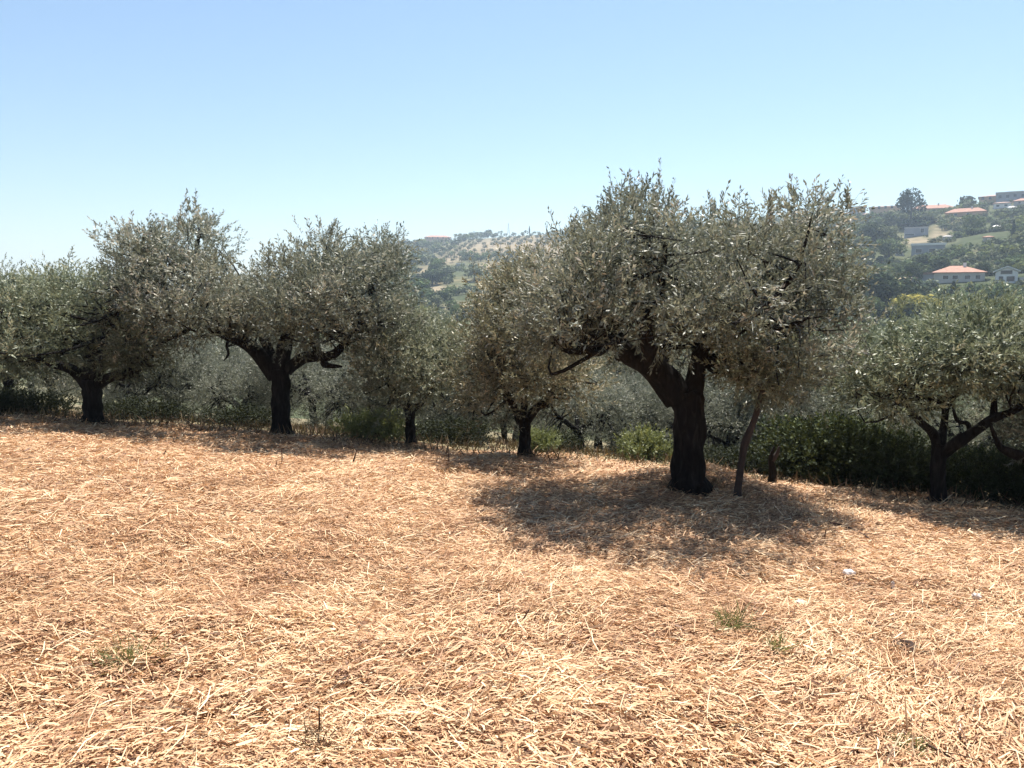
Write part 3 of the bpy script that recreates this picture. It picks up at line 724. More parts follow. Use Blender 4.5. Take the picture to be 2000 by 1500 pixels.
# the broken reddish stump at the field edge
sp = ground_hit(1506, 945)
root = empty('tree_stump', sp, 'short dark broken stump at the field edge right of the leaning stem', 'stump')
q = Quads(); k = sp[1] / 1500
tube(q, [np.array(p) for p in P3(sp, [(1506, 950), (1508, 920), (1505, 895), (1513, 872)])], [9 * k, 6.5 * k, 5 * k, 2 * k], 12, 10, 0.25, 3)
obj('trunk', q.mesh('trunk', M['bark'], smooth=True), root)
q = Quads(); tube(q, P3(sp, [(1508, 900), (1518, 885), (1521, 872)]), [6 * k, 4 * k, 2 * k], 8, 7, 0.1, 4)
obj('limb', q.mesh('limb', M['redbark'], smooth=True), root)
# shaded grass and leaf litter below the trees
rng = np.random.default_rng(900)
n = 26000
x = rng.uniform(-17, 17, n); y = edge(x) + rng.uniform(-0.9, 9, n) ** 1.0
keep = np.abs(x) < y * 0.85
x, y = x[keep], y[keep]; n = len(x)
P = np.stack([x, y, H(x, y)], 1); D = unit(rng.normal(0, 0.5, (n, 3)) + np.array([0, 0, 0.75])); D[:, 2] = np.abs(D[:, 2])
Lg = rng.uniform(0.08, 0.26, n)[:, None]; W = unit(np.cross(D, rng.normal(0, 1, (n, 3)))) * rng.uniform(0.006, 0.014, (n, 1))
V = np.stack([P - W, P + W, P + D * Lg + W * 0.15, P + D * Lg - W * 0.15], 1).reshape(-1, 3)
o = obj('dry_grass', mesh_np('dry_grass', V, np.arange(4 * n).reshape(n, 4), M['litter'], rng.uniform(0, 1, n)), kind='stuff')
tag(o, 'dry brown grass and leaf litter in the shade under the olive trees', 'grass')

# ------------------------------------------------------------------ the cut straw
rng = np.random.default_rng(42)
def rho(r): return np.where(r < 3.4, 10000.0, 10000.0 * (3.4 / np.maximum(r, 1e-3)) ** 1.62)
rb = np.linspace(0.9, 21.5, 400); cum = np.concatenate([[0], np.cumsum(rho(0.5 * (rb[1:] + rb[:-1])) * 0.5 * (rb[1:] + rb[:-1]) * np.diff(rb))])
AZH = R(41)
N = int(cum[-1] * 2 * AZH)
r = np.interp(rng.uniform(0, cum[-1], N), cum, rb); az = rng.uniform(-AZH, AZH, N)
x, y = r * np.sin(az), r * np.cos(az)
keep = y < edge(x) + 0.4
x, y, r = x[keep], y[keep], r[keep]; N = len(x)
far = np.clip(r / 4.5, 1, 5) ** 0.85
patch = waves(x, y, 1.1, 6) ; patch2 = waves(x, y, 3.5, 7)
ang = 1.2 * waves(x, y, 2.6, 8) + rng.normal(0, 0.75, N)
long_ = rng.uniform(0, 1, N) < 0.08 * np.clip(5.0 / r, 0.25, 1)
wide = ~long_ & (rng.uniform(0, 1, N) < 0.16)
Ln = np.where(long_, rng.uniform(0.10, 0.26, N), rng.gamma(3.0, 0.0145, N) + 0.012) * far ** 0.12
Wd = np.where(long_, rng.uniform(0.0016, 0.0042, N), rng.uniform(0.0014, 0.0048, N)) * far ** 0.95
Wd = np.where(wide, Wd * 1.8, Wd); Ln = np.where(wide, Ln * 1.15, Ln)
tilt = rng.normal(0.05, 0.20, N) + (rng.uniform(0, 1, N) < 0.05) * rng.uniform(0.2, 0.8, N)
D = np.stack([np.cos(ang) * np.cos(tilt), np.sin(ang) * np.cos(tilt), np.sin(tilt)], 1)
D[:, 2] += -0.085 * D[:, 1] - 0.065 * D[:, 0]
D = unit(D)
lift = np.abs(rng.normal(0, 1, N)) * (0.012 + 0.012 * np.clip(patch, 0, 1)) + 0.5 * Ln * np.abs(np.sin(tilt)) * 0.8
C = np.stack([x, y, H(x, y) + lift + 0.004], 1)
roll = rng.normal(0, 0.6, N)
S = unit(np.cross(D, np.array([0, 0, 1.0]))); U = np.cross(S, D)
S = S * np.cos(roll)[:, None] + U * np.sin(roll)[:, None]
Ln = Ln * 0.76; Wd = Wd * 0.86
bend = S * 0 + np.stack([rng.normal(0, .07, N), rng.normal(0, .07, N), -np.abs(rng.normal(0, .06, N))], 1)
a0 = C - D * (Ln / 2)[:, None] + bend * Ln[:, None]; a1 = C + D * (Ln / 2)[:, None] + bend * Ln[:, None]
w = S * Wd[:, None]
V = np.stack([a0 - w * 0.7, a0 + w * 0.7, C + w, C - w, a1 + w * 0.5, a1 - w * 0.5], 1)
b6 = np.arange(N)[:, None] * 6
nr = r < 4.2                      # bent in two pieces close by, one piece farther off
F = np.concatenate([b6[nr] + np.array([[0, 1, 2, 3]]), b6[nr] + np.array([[3, 2, 4, 5]]), b6[~nr] + np.array([[0, 1, 4, 5]])])
sh = 0.50 + 0.12 * patch + 0.06 * patch2 + rng.normal(0, 0.27, N) + np.where(long_, 0.14, 0) + 6 * (lift - 0.012)
sh = np.clip(sh, 0, 1)
o = obj('cut_straw', mesh_np('cut_straw', V.reshape(-1, 3), F, M['straw'], np.concatenate([sh[nr], sh[nr], sh[~nr]])), kind='stuff')
tag(o, 'loose mown straw lying all over the sunlit field', 'straw')
print('straw blades', N)

# ------------------------------------------------------------------ things lying on the field
def stem(name, label, px, py, pts, r, cat='stick', material='dark_stem', group=None):
    """a single dry stalk or twig; pts are photo pixels at the depth of its foot"""
    b = ground_hit(px, py)
    root = empty(name, b, label, cat, group)
    k = b[1] / 1500
    P = [at(p[0], p[1], b[1] + (p[2] if len(p) > 2 else 0)) - b for p in pts]
    q = Quads(); tube(q, P, np.linspace(r * k, r * k * 0.45, len(P)), 9, 6, 0.1, px)
    obj('stalk', q.mesh('stalk', M[material], smooth=True), root)
    return root, b, P, k
STALKS = [(695, 906, [(686, 912), (692, 895), (697, 878)], 2.2, 'dark bent stalk standing in the straw below the broad tree'),
          (550, 905, [(549, 912), (551, 892), (549, 874)], 1.5, 'thin dry stalk left of the dark bent stalk'),
          (535, 917, [(531, 924), (538, 912), (541, 900)], 1.6, 'short dark stalk at the left middle of the field'),
          (320, 893, [(312, 904), (318, 892), (324, 880)], 2.4, 'dark slanting stalk below the many-stemmed tree'),
          (876, 905, [(877, 908), (876, 885), (875, 862)], 1.2, 'tall thin dry stalk left of the main shadow'),
          (905, 898, [(915, 922), (903, 905), (895, 892)], 1.8, 'slanting dark twig at the left end of the main shadow'),
          (1012, 1225, [(1004, 1232), (1020, 1212), (1034, 1190)], 2.6, 'dark slanting stem in the middle of the field'),
          (1040, 1222, [(1038, 1228), (1042, 1215), (1046, 1203)], 2.0, 'short dark stem beside the slanting one'),
          (937, 1235, [(938, 1246), (937, 1230), (935, 1214)], 2.0, 'upright dark stem left of the slanting one'),
          (1000, 1300, [(1008, 1318), (996, 1290), (985, 1262)], 2.4, 'long dark stem leaning left in the centre foreground'),
          (625, 1440, [(622, 1462), (624, 1420), (623, 1378)], 3.0, 'thick dark stem of the root tuft at the bottom'),
          (1748, 1430, [(1774, 1450), (1770, 1400), (1767, 1360)], 2.6, 'pale upright straw stalk in the right foreground'),
          (1615, 1055, [(1612, 1062), (1611, 1050), (1613, 1036)], 1.8, 'short stub at the right end of the main shadow')]
for px, py, pts, rr_, lb in STALKS:
    stem('dry_stalk', lb, px, py, pts, rr_, 'stalk', 'straw_stalk' if 'pale' in lb else 'dark_stem', 'dry stalks in the field')
# twigs lying down
def twig(label, pts, r):
    P = [ground_hit(*p) + np.array([0, 0, 0.03]) for p in pts]
    root = empty('fallen_twig', P[0], label, 'twig', 'twigs lying on the straw')
    q = Quads(); k = P[0][1] / 1500
    tube(q, [p - P[0] for p in P], np.linspace(r * k, r * k * 0.5, len(P)), 12, 6, 0.1, 3)
    obj('stalk', q.mesh('stalk', M['dark_stem'], smooth=True), root)
    a = P[len(P) // 2] - P[0]
    q = Quads(); tube(q, [a, a + np.array([0.05, -0.06, 0.02]), a + np.array([0.12, -0.10, 0.015])], [r * k * 0.5, r * k * 0.4, r * k * 0.2], 6, 5, 0.1, 5)
    obj('side_shoot', q.mesh('side_shoot', M['dark_stem'], smooth=True), root)
twig('long dark twig lying right of the main shadow', [(1618, 1026), (1655, 1036), (1685, 1050), (1702, 1062)], 2.4)
twig('dark twig lying in the bottom right corner', [(1800, 1464), (1835, 1482), (1865, 1500)], 3.0)
twig('fine dark twig lying left of the burrow', [(1692, 1225), (1706, 1232), (1721, 1240)], 1.8)

# pale stones
def rock(label, px, py, w, h, seed):
    rng = np.random.default_rng(seed)
    b = ground_hit(px, py); k = b[1] / 1500
    n1, n2 = 8, 12
    th = np.linspace(0.05, np.pi - 0.05, n1); ph = np.linspace(0, 2 * np.pi, n2, endpoint=False)
    T_, P_ = np.meshgrid(th, ph, indexing='ij')
    rad = 1 + 0.16 * np.sin(3 * P_ + seed) * np.sin(T_) + rng.normal(0, 0.08, T_.shape)
    w *= 0.8; h *= 0.8
    V = np.stack([rad * np.sin(T_) * np.cos(P_) * w * k / 2, rad * np.sin(T_) * np.sin(P_) * w * k * 0.4, rad * np.cos(T_) * h * k * 0.8], -1).reshape(-1, 3)
    i, j = np.meshgrid(np.arange(n1 - 1), np.arange(n2), indexing='ij')
    F = np.stack([i * n2 + j, (i + 1) * n2 + j, (i + 1) * n2 + (j + 1) % n2, i * n2 + (j + 1) % n2], -1).reshape(-1, 4)
    F = np.concatenate([F, [[0, 3, 6, 9]], [[(n1 - 1) * n2 + t for t in (9, 6, 3, 0)]]])
    o = obj('pale_stone', mesh_np('pale_stone', V, F, M['stone']))
    o.location = (b[0], b[1], b[2] + 0.022)
    tag(o, label, 'stone', 'pale stones in the straw')
rock('pale flat stone in the straw, the largest and farthest of four', 1658, 1127, 32, 11, 1)
rock('pale stone in the straw, nearest to the camera', 1563, 1186, 28, 13, 2)
rock('pale stone in the straw near the right edge', 1905, 1173, 24, 11, 3)
rock('tiny pale stone in the straw between the others', 1743, 1150, 9, 12, 4)

# green tufts in the straw
def tuft(label, px, py, w, n, hgt, seed, material='weed', name='grass_tuft', cat='grass tuft'):
    rng = np.random.default_rng(seed)
    b = ground_hit(px, py); k = b[1] / 1500
    n_ = n
    P = np.stack([rng.normal(0, w * k * 0.28, n_), rng.normal(0, w * k * 0.28, n_), np.full(n_, 0.0)], 1)
    P[:, 2] = H(P[:, 0] + b[0], P[:, 1] + b[1]) - b[2]
    D = unit(rng.normal(0, 0.55, (n_, 3)) + np.array([0, 0, 0.8])); D[:, 2] = np.abs(D[:, 2])
    q = Quads()
    Lg = rng.uniform(0.5, 1.1, (n_, 1)) * hgt; W = unit(np.cross(D, rng.normal(0, 1, (n_, 3)))) * rng.uniform(0.0015, 0.003, (n_, 1))
    mid = P + D * Lg * 0.55; tip = P + D * Lg + np.stack([rng.normal(0, 0.3, n_), rng.normal(0, 0.3, n_), np.full(n_, -0.25)], 1) * Lg * 0.4
    V = np.stack([P - W, P + W, mid + W * 0.8, mid - W * 0.8, tip + W * 0.2, tip - W * 0.2], 1).reshape(-1, 3)
    b6 = np.arange(n_)[:, None] * 6; s_ = rng.uniform(0, 1, n_)
    q.add(V, np.concatenate([b6 + np.array([[0, 1, 2, 3]]), b6 + np.array([[3, 2, 4, 5]])]), np.concatenate([s_, s_]))
    o = obj(name, q.mesh(name, M[material], shade=True), kind='stuff')
    o.location = [float(c) for c in b]
    tag(o, label, cat, 'tufts in the straw')
tuft('dull green grass tuft in the left foreground', 255, 1290, 120, 130, 0.12, 1)
tuft('green grass tuft in the right middle of the field', 1427, 1222, 55, 110, 0.16, 2)
tuft('thin green tuft left of the burrow', 1517, 1275, 40, 60, 0.16, 3)
tuft('small green tuft in the bottom right foreground', 1775, 1475, 60, 60, 0.10, 4)
tuft('dark root tuft sticking up at the bottom left of centre', 622, 1465, 70, 90, 0.14, 5, 'litter', 'root_tuft', 'root tuft')
tuft('pale splayed straw tuft below the burrow', 1755, 1290, 55, 60, 0.12, 6, 'straw', 'straw_tuft', 'straw tuft')
tuft('pale bent straw tuft in the centre of the field', 1160, 1232, 60, 70, 0.12, 7, 'straw', 'straw_tuft', 'straw tuft')
tuft('brown dead weed tuft left of the dark shadow', 880, 925, 60, 120, 0.15, 8, 'litter', 'dead_weed', 'dead weed')
tuft('dead weeds at the left foot of the largest trunk', 1302, 955, 40, 110, 0.16, 9, 'litter', 'dead_weed', 'dead weed')
tuft('dead weeds at the right foot of the largest trunk', 1400, 950, 50, 110, 0.16, 10, 'litter', 'dead_weed', 'dead weed')
tuft('dead weeds around the foot of the leaning stem', 1448, 972, 34, 80, 0.13, 11, 'litter', 'dead_weed', 'dead weed')
tuft('dead weeds at the foot of the broad tree trunk', 520, 850, 60, 150, 0.16, 12, 'litter', 'dead_weed', 'dead weed')
tuft('dead weeds at the foot of the left-edge trunk', 205, 825, 60, 150, 0.16, 13, 'litter', 'dead_weed', 'dead weed')
tuft('dead weeds at the foot of the slim forked trunk', 1040, 893, 50, 120, 0.16, 14, 'litter', 'dead_weed', 'dead weed')
# animal burrow: a dark soil hollow with a raised rim
b = ground_hit(1765, 1266); k = b[1] / 1500
th = np.linspace(0, 2 * np.pi, 16, endpoint=False); rings = []
for rr_, zz in ((26, 0.002), (19, 0.030), (14, 0.032), (9, 0.006), (4, -0.03)):
    w_ = 1 + 0.15 * np.sin(3 * th + rr_)
    rings.append(np.stack([np.cos(th) * rr_ * k * w_, np.sin(th) * rr_ * k * w_ * 0.9, np.full(16, zz)], 1))
V = np.concatenate(rings); i, j = np.meshgrid(np.arange(4), np.arange(16), indexing='ij')
F = np.stack([i * 16 + j, i * 16 + (j + 1) % 16, (i + 1) * 16 + (j + 1) % 16, (i + 1) * 16 + j], -1).reshape(-1, 4)
o = obj('burrow', mesh_np('burrow', V, F, M['soil'], smooth=True)); o.location = [float(c) for c in b]
tag(o, 'small dark burrow hole with earth rim in the right foreground', 'burrow')

# ------------------------------------------------------------------ buildings
def house(name, label, px, py, w, d, h, rz=0.0, roof='hip', wall='plaster', roofm='roof', rh=2.0, wins=(), over=0.5, cat='house', group=None, extra=None, r=None, chimney=True):
    """front faces the camera; (px,py) photo pixel of the middle of the front foot. wins: (x, z, w, h) in metres"""
    b = ground_hit(px, py)
    az = math.atan2(b[0], b[1])
    root = empty(name, b, label, cat, group, rz=-az + rz)
    q = Quads(); box(q, -w / 2, w / 2, 0, d, -3.0, h)
    obj('wall', q.mesh('wall', M[wall]), root)
    q = Quads(); o_ = over
    if roof == 'flat':
        box(q, -w / 2 - o_, w / 2 + o_, -o_, d + o_, h + 0.003, h + rh)
    elif roof == 'hip':
        box(q, -w / 2 - o_, w / 2 + o_, -o_, d + o_, h + 0.003, h + 0.2)
        i_ = min(w, d) * 0.45
        V = [(-w / 2 - o_, -o_, h + 0.2), (w / 2 + o_, -o_, h + 0.2), (w / 2 + o_, d + o_, h + 0.2), (-w / 2 - o_, d + o_, h + 0.2),
             (-w / 2 + i_, d / 2 - 0.1, h + rh), (w / 2 - i_, d / 2 - 0.1, h + rh), (w / 2 - i_, d / 2 + 0.1, h + rh), (-w / 2 + i_, d / 2 + 0.1, h + rh)]
        q.add(V, BOXF[1:])
    else:  # gable towards the camera
        s_ = rh / (w / 2 + o_)
        for sg in (-1, 1):
            e = sg * (w / 2 + o_)
            V = [(0, -o_, h + rh), (e, -o_, h), (e, d + o_, h), (0, d + o_, h + rh)]
            V += [(a, b_, c + 0.28) for a, b_, c in V]
            q.add(V, [(0, 3, 2, 1), (4, 5, 6, 7), (0, 1, 5, 4), (1, 2, 6, 5), (2, 3, 7, 6), (3, 0, 4, 7)])
    rf = obj('roof', q.mesh('roof', M[roofm]), root)
    if roof == 'gable':
        q = Quads(); q.add([(-w / 2, 0.02, h), (w / 2, 0.02, h), (0.05, 0.02, h + rh * 0.93), (-0.05, 0.02, h + rh * 0.93), (-w / 2, d, h), (w / 2, d, h), (0.05, d, h + rh * .93), (-0.05, d, h + rh * .93)], [(0, 1, 2, 3), (5, 4, 7, 6)])
        obj('gable', q.mesh('gable', M[wall]), root)
    if chimney and roof == 'hip':
        q = Quads(); box(q, w * 0.12, w * 0.12 + 0.7, d * 0.4, d * 0.4 + 0.7, h + rh * 0.5, h + rh + 0.8)
        obj('chimney', q.mesh('chimney', M['white']), rf)
    for (x, z, ww, wh) in wins:
        q = Quads(); box(q, x - ww / 2 - 0.1, x + ww / 2 + 0.1, -0.06, 0.1, z - 0.1, z + wh + 0.1)
        f = obj('window', q.mesh('window', M['white']), root)
        q = Quads(); box(q, x - ww / 2, x + ww / 2, -0.10, 0.05, z, z + wh)
        obj('pane', q.mesh('pane', M['window']), f)
    return root, b
def block(root, nm, x0, x1, y0, y1, z0, z1, m):
    q = Quads(); box(q, x0, x1, y0, y1, z0, z1)
    return obj(nm, q.mesh(nm, M[m]), root)
K = lambda px, py: float(np.linalg.norm(ground_hit(px, py)[:2])) / 1500
k = K(1873, 549)
root, b = house('villa', 'villa with terracotta hip roof low on the right hillside', 1873, 551, 74 * k, 60 * k, 15 * k, 0.15, 'hip', 'plaster', 'roof', 13 * k, [(-20 * k, 5 * k, 8 * k, 6 * k), (-6 * k, 5 * k, 8 * k, 6 * k), (12 * k, 5 * k, 8 * k, 6 * k), (27 * k, 5 * k, 7 * k, 6 * k)])
block(root, 'porch_roof', -62 * k, -37.5 * k, -2 * k, 26 * k, 13 * k, 16.5 * k, 'roof_old'); block(root, 'porch_wall', -60 * k, -37.5 * k, 0, 24 * k, -2, 12.9 * k, 'greywall')
k = K(1808, 549)
house('low_house', 'low house with orange roof left of the hip-roofed villa', 1808, 551, 44 * k, 30 * k, 6 * k, 0.0, 'hip', 'greywall', 'roof_old', 8 * k, [(-8 * k, 1 * k, 6 * k, 4 * k), (8 * k, 1 * k, 6 * k, 4 * k)], chimney=False)
k = K(1966, 550)
root, b = house('white_house', 'white gabled house with balcony near the right edge', 1966, 552, 30 * k, 36 * k, 17 * k, 0.05, 'gable', 'white', 'white', 8 * k, [(-8 * k, 2 * k, 6 * k, 8 * k), (5 * k, 2 * k, 11 * k, 8 * k), (-1 * k, 13.5 * k, 16 * k, 6 * k)], over=3.5 * k)
block(root, 'balcony', -19 * k, 26 * k, -9 * k, -0.02, -1.2 * k, 0.4 * k, 'white'); block(root, 'basement_wall', -9 * k, 17 * k, -6 * k, -0.1, -14 * k, -1.25 * k, 'greywall')
block(root, 'column', -14 * k, -12.6 * k, -1.5 * k, -0.1, 0.41 * k, 17 * k, 'white'); block(root, 'column', 12.6 * k, 14 * k, -1.5 * k, -0.1, 0.41 * k, 17 * k, 'white'); block(root, 'terrace_wall', 17.1 * k, 32 * k, 2 * k, 5 * k, -6 * k, 8 * k, 'plaster')
k = K(1789, 460)
root, b = house('modern_house', 'grey flat-roofed modern house halfway up the right hillside', 1789, 462, 36 * k, 26 * k, 14 * k, 0.0, 'flat', 'greywall', 'concrete', 2 * k, [(9 * k, 6 * k, 5 * k, 7 * k), (-10 * k, 2 * k, 14 * k, 3 * k)], over=0.1 * k)
block(root, 'terrace_wall', -26 * k, 18 * k, -8 * k, -4 * k, -9 * k, -3 * k, 'plaster')
k = K(1815, 498)
root, b = house('long_shed', 'long low building with white flat roof on the right hillside', 1812, 500, 50 * k, 22 * k, 18 * k, 0.0, 'flat', 'greywall', 'white', 3.5 * k, [(-14 * k, 6 * k, 9 * k, 6 * k), (6 * k, 6 * k, 9 * k, 6 * k)], over=1.5 * k, cat='building')
block(root, 'retaining_wall', 25.2 * k, 72 * k, 2 * k, 5 * k, -3 * k, 13 * k, 'concrete')
k = K(1822, 414)
house('hamlet_house', 'long house with reddish tiled roof below the right ridge', 1822, 416, 66 * k, 30 * k, 7 * k, 0.1, 'hip', 'ochre', 'roof', 8 * k, [(-18 * k, 2 * k, 4 * k, 3 * k), (0, 2 * k, 4 * k, 3 * k), (16 * k, 2 * k, 4 * k, 3 * k)], group='houses below the right ridge')
k = K(1885, 420)
house('hamlet_house', 'red-roofed house right of the long one below the ridge', 1885, 422, 58 * k, 26 * k, 6 * k, -0.1, 'hip', 'ochre', 'roof', 8 * k, [(-14 * k, 1.5 * k, 4 * k, 3 * k), (4 * k, 1.5 * k, 4 * k, 3 * k)], group='houses below the right ridge')
k = K(1957, 405)
house('hamlet_house', 'small cream house among trees below the top right ridge', 1957, 407, 24 * k, 18 * k, 8 * k, 0.0, 'hip', 'white', 'roof_old', 3 * k, [(-6 * k, 3 * k, 4 * k, 3 * k), (5 * k, 3 * k, 4 * k, 3 * k)], group='houses below the right ridge', chimney=False)
k = K(1996, 398)
house('hamlet_house', 'pale house with pinkish roof at the right edge below the ridge', 1997, 400, 24 * k, 20 * k, 6 * k, 0.0, 'hip', 'plaster', 'roof', 5 * k, [(-4 * k, 2 * k, 3 * k, 3 * k)], group='houses below the right ridge', chimney=False)
k = K(1949, 446)
house('hut', 'tiny pale hut in the trees on the right hillside', 1949, 449, 13 * k, 12 * k, 4 * k, 0.4, 'hip', 'white', 'white', 4 * k, [(0, 1.2 * k, 2 * k, 2 * k)], group='houses below the right ridge', chimney=False)
for px, py, w_, h_, d_, wm, rm, lb in ((1976, 413, 11, 6, 9, 'white', 'white', 'tiny white house right of the small cream one'), (1738, 553, 17, 5, 12, 'ochre', 'roof', 'small orange-roofed house behind the big dark round tree'), (1850, 470, 13, 6, 10, 'greywall', 'concrete', 'small grey hut right of the modern house'),
                                 (1757, 500, 12, 5, 10, 'plaster', 'roof_old', 'small pale house left of the white-roofed long building'), (1802, 405, 12, 5, 9, 'white', 'roof_old', 'small white house left below the long red-roofed one'), (1930, 470, 14, 5, 10, 'plaster', 'roof', 'small house with red roof above the white gabled one'),
                                 (1692, 425, 12, 5, 9, 'white', 'roof_old', 'small white house on the slope under the left ridge building')):
    k = K(px, py)
    house('hamlet_house', lb, px, py, w_ * k, d_ * k, h_ * k, 0.0, 'hip', wm, rm, 3 * k, [(-w_ * 0.22 * k, h_ * 0.35 * k, 1.8 * k, 2 * k), (w_ * 0.22 * k, h_ * 0.35 * k, 1.8 * k, 2 * k)], group='houses below the right ridge', chimney=False, over=0.4)
def ridge_house(label, px, py_top, w, hpx, wall, roofm, roof='hip', rh=4, wins=True):
    k = float(np.interp(px, RX, RR)) * 0.985 / 1500
    kk = 1500 * k
    u = (px - 1000) / 1500.0; az = math.atan(u / CP)
    x, y = kk * math.sin(az), kk * math.cos(az)
    z = at(px, py_top, y)[2]
    root = empty('ridge_building', (x, y, z - hpx * k), label, 'building', 'buildings on the skyline', rz=-az)
    hh = (hpx - rh) * k
    block(root, 'wall', -w * k / 2, w * k / 2, 0, 12, -6, hh, wall)
    q = Quads()
    if roof == 'hip':
        i_ = 6; h = hh; o_ = 0.6; W = w * k / 2
        q.add([(-W - o_, -o_, h + .003), (W + o_, -o_, h + .003), (W + o_, 12 + o_, h + .003), (-W - o_, 12 + o_, h + .003), (-W + i_, 5.9, h + rh * k), (W - i_, 5.9, h + rh * k), (W - i_, 6.1, h + rh * k), (-W + i_, 6.1, h + rh * k)], BOXF)
    else:
        box(q, -w * k / 2 - 0.4, w * k / 2 + 0.4, -0.4, 12.4, hh + 0.003, hh + rh * k)
    obj('roof', q.mesh('roof', M[roofm]), root)
    if wins:
        n = max(2, int(w / 9))
        for i in range(n):
            xx = (-w / 2 + (i + 0.5) * w / n) * k
            block(root, 'window', xx - 0.7, xx + 0.7, -0.06, 0.2, hh * 0.45, hh * 0.45 + 1.6, 'window')
ridge_house('grey-blue building with flat roof at the left end of the right ridge', 1659, 401, 26, 12, 'greywall', 'roof_old', rh=2)
ridge_house('row of pale houses on the skyline left of the big ridge tree', 1712, 400, 50, 9, 'ochre', 'roof_old', rh=3)
ridge_house('long grey building on the skyline at the top right', 1965, 373, 62, 16, 'greywall', 'concrete', roof='flat', rh=2)
ridge_house('reddish building with low roof on the skyline left of the grey one', 1918, 378, 42, 13, 'ochre', 'roof_old', rh=4)
ridge_house('long low reddish building on the central ridge', 858, 459, 50, 9, 'ochre', 'roof', rh=4)
k = K(900, 517)
house('farm_shed', 'small white farm shed on the bare spur of the central hill', 899, 519, 14 * k, 10 * k, 3.2 * k, 0.0, 'flat', 'plaster', 'white', 1.2 * k, [(0, 0.8 * k, 3 * k, 1.5 * k)], over=0.6, cat='shed')
# the radio mast on the central ridge
kk = float(np.interp(993, RX, RR)); az = math.atan(((993 - 1000) / 1500) / CP)
x, y = kk * math.sin(az), kk * math.cos(az); z = float(H(x, y)); top = at(993, 436, y)[2] - z
root = empty('radio_mast', (x, y, z), 'thin lattice radio mast on the central ridge', 'mast')
for a in (0, 2.09, 4.19):
    q = Quads(); tube(q, [(1.6 * math.cos(a), 1.6 * math.sin(a), -0.5), (0.7 * math.cos(a), 0.7 * math.sin(a), top * 0.55), (0.15 * math.cos(a), 0.15 * math.sin(a), top)], [0.2, 0.16, 0.1], 6, 5, 0, 0)
    obj('leg', q.mesh('leg', M['steel']), root)
for i in range(1, 6):
    t = i / 6; s_ = 1.6 * (1 - t) + 0.2
    q = Quads()
    for a in (0, 2.09, 4.19):
        tube(q, [(s_ * math.cos(a), s_ * math.sin(a), top * t), (s_ * math.cos(a + 2.09), s_ * math.sin(a + 2.09), top * t)], [0.07, 0.07], 2, 4, 0, 0)
    obj('brace', q.mesh('brace', M['steel']), root)
# the roof glimpsed between the trees down the slope
x, Y = at(1590, 750, 30.0)[0], 30.0
zt = at(1590, 806, 30.0)[2]
root = empty('farmhouse', (x, Y, zt - 3.4), 'old farmhouse with pinkish tiled roof glimpsed between trees right of the leaning stem', 'house', rz=-0.2)
block(root, 'wall', -2.6, 2.6, 0, 5, -1.5, 2.2, 'ochre')
q = Quads()
for sg in (-1, 1):
    e = sg * 3.0
    V = [(0, -.4, 3.4), (e, -.4, 2.1), (e, 5.4, 2.1), (0, 5.4, 3.4)]; V += [(a, b_, c + 0.15) for a, b_, c in V]
    q.add(V, [(0, 3, 2, 1), (4, 5, 6, 7), (0, 1, 5, 4), (1, 2, 6, 5), (2, 3, 7, 6), (3, 0, 4, 7)])
obj('roof', q.mesh('roof', M['roof']), root)
q = Quads(); q.add([(-2.6, -.02, 2.2), (2.6, -.02, 2.2), (.05, -.02, 3.35), (-.05, -.02, 3.35)], [(0, 1, 2, 3)]); obj('gable', q.mesh('gable', M['ochre']), root)
block(root, 'window', -0.5, 0.5, -0.06, 0.1, 0.8, 1.9, 'window')

# ------------------------------------------------------------------ far trees
def far_crown(seed, n, shape='round', leaf=0.16):
    """unit tree (height 1) crown as leaf-clump quads over several lobes"""
    rng = np.random.default_rng(seed)
    if shape == 'round':
        L = [(np.array([0, 0, 0.60]), np.array([0.40, 0.40, 0.36]))]
        for k in range(6):
            a = rng.uniform(0, 6.28); L.append((np.array([math.cos(a) * 0.26, math.sin(a) * 0.26, rng.uniform(0.35, 0.75)]), np.full(3, rng.uniform(0.17, 0.26))))
    elif shape == 'cypress':
        L = [(np.array([0, 0, z]), np.array([0.15 * s, 0.15 * s, 0.2])) for z, s in ((0.2, .8), (0.38, 1.05), (0.55, 1.0), (0.72, 0.8), (0.86, 0.45))]
    elif shape == 'fir':
        L = [(np.array([0, 0, z]), np.array([s, s, 0.10])) for z, s in ((0.2, .30), (0.36, .25), (0.52, .19), (0.68, .13), (0.84, .07))]
    else:  # umbrella
        L = [(np.array([0.22 * math.cos(a), 0.22 * math.sin(a), 0.76]), np.array([0.3, 0.3, 0.16])) for a in (0, 1.3, 2.5, 3.8, 5.0)] + [(np.array([0, 0, 0.8]), np.array([0.35, 0.35, 0.18]))]
    pr = np.array([np.prod(l[1]) ** 0.7 for l in L]); pr /= pr.sum()
    li = rng.choice(len(L), n, p=pr)
    c = np.array([L[i][0] for i in li]); r = np.array([L[i][1] for i in li])
    u = unit(rng.normal(0, 1, (n, 3)) + np.array([0, 0, 0.2])); P = c + u * r * (rng.uniform(0.25, 1, (n, 1)) ** 0.4)
    nr = unit(u + rng.normal(0, 0.7, (n, 3))); t1 = unit(np.cross(nr, rng.normal(0, 1, (n, 3)))); t2 = np.cross(nr, t1)
    s1 = leaf * rng.uniform(0.5, 1.1, (n, 1)); s2 = s1 * rng.uniform(0.45, 0.9, (n, 1))
    V = np.stack([P - t1 * s1 * 0.5, P + t2 * s2 * 0.5, P + t1 * s1 * 0.5, P - t2 * s2 * 0.5], 1)
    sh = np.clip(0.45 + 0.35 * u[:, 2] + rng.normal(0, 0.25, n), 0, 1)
    return V, sh
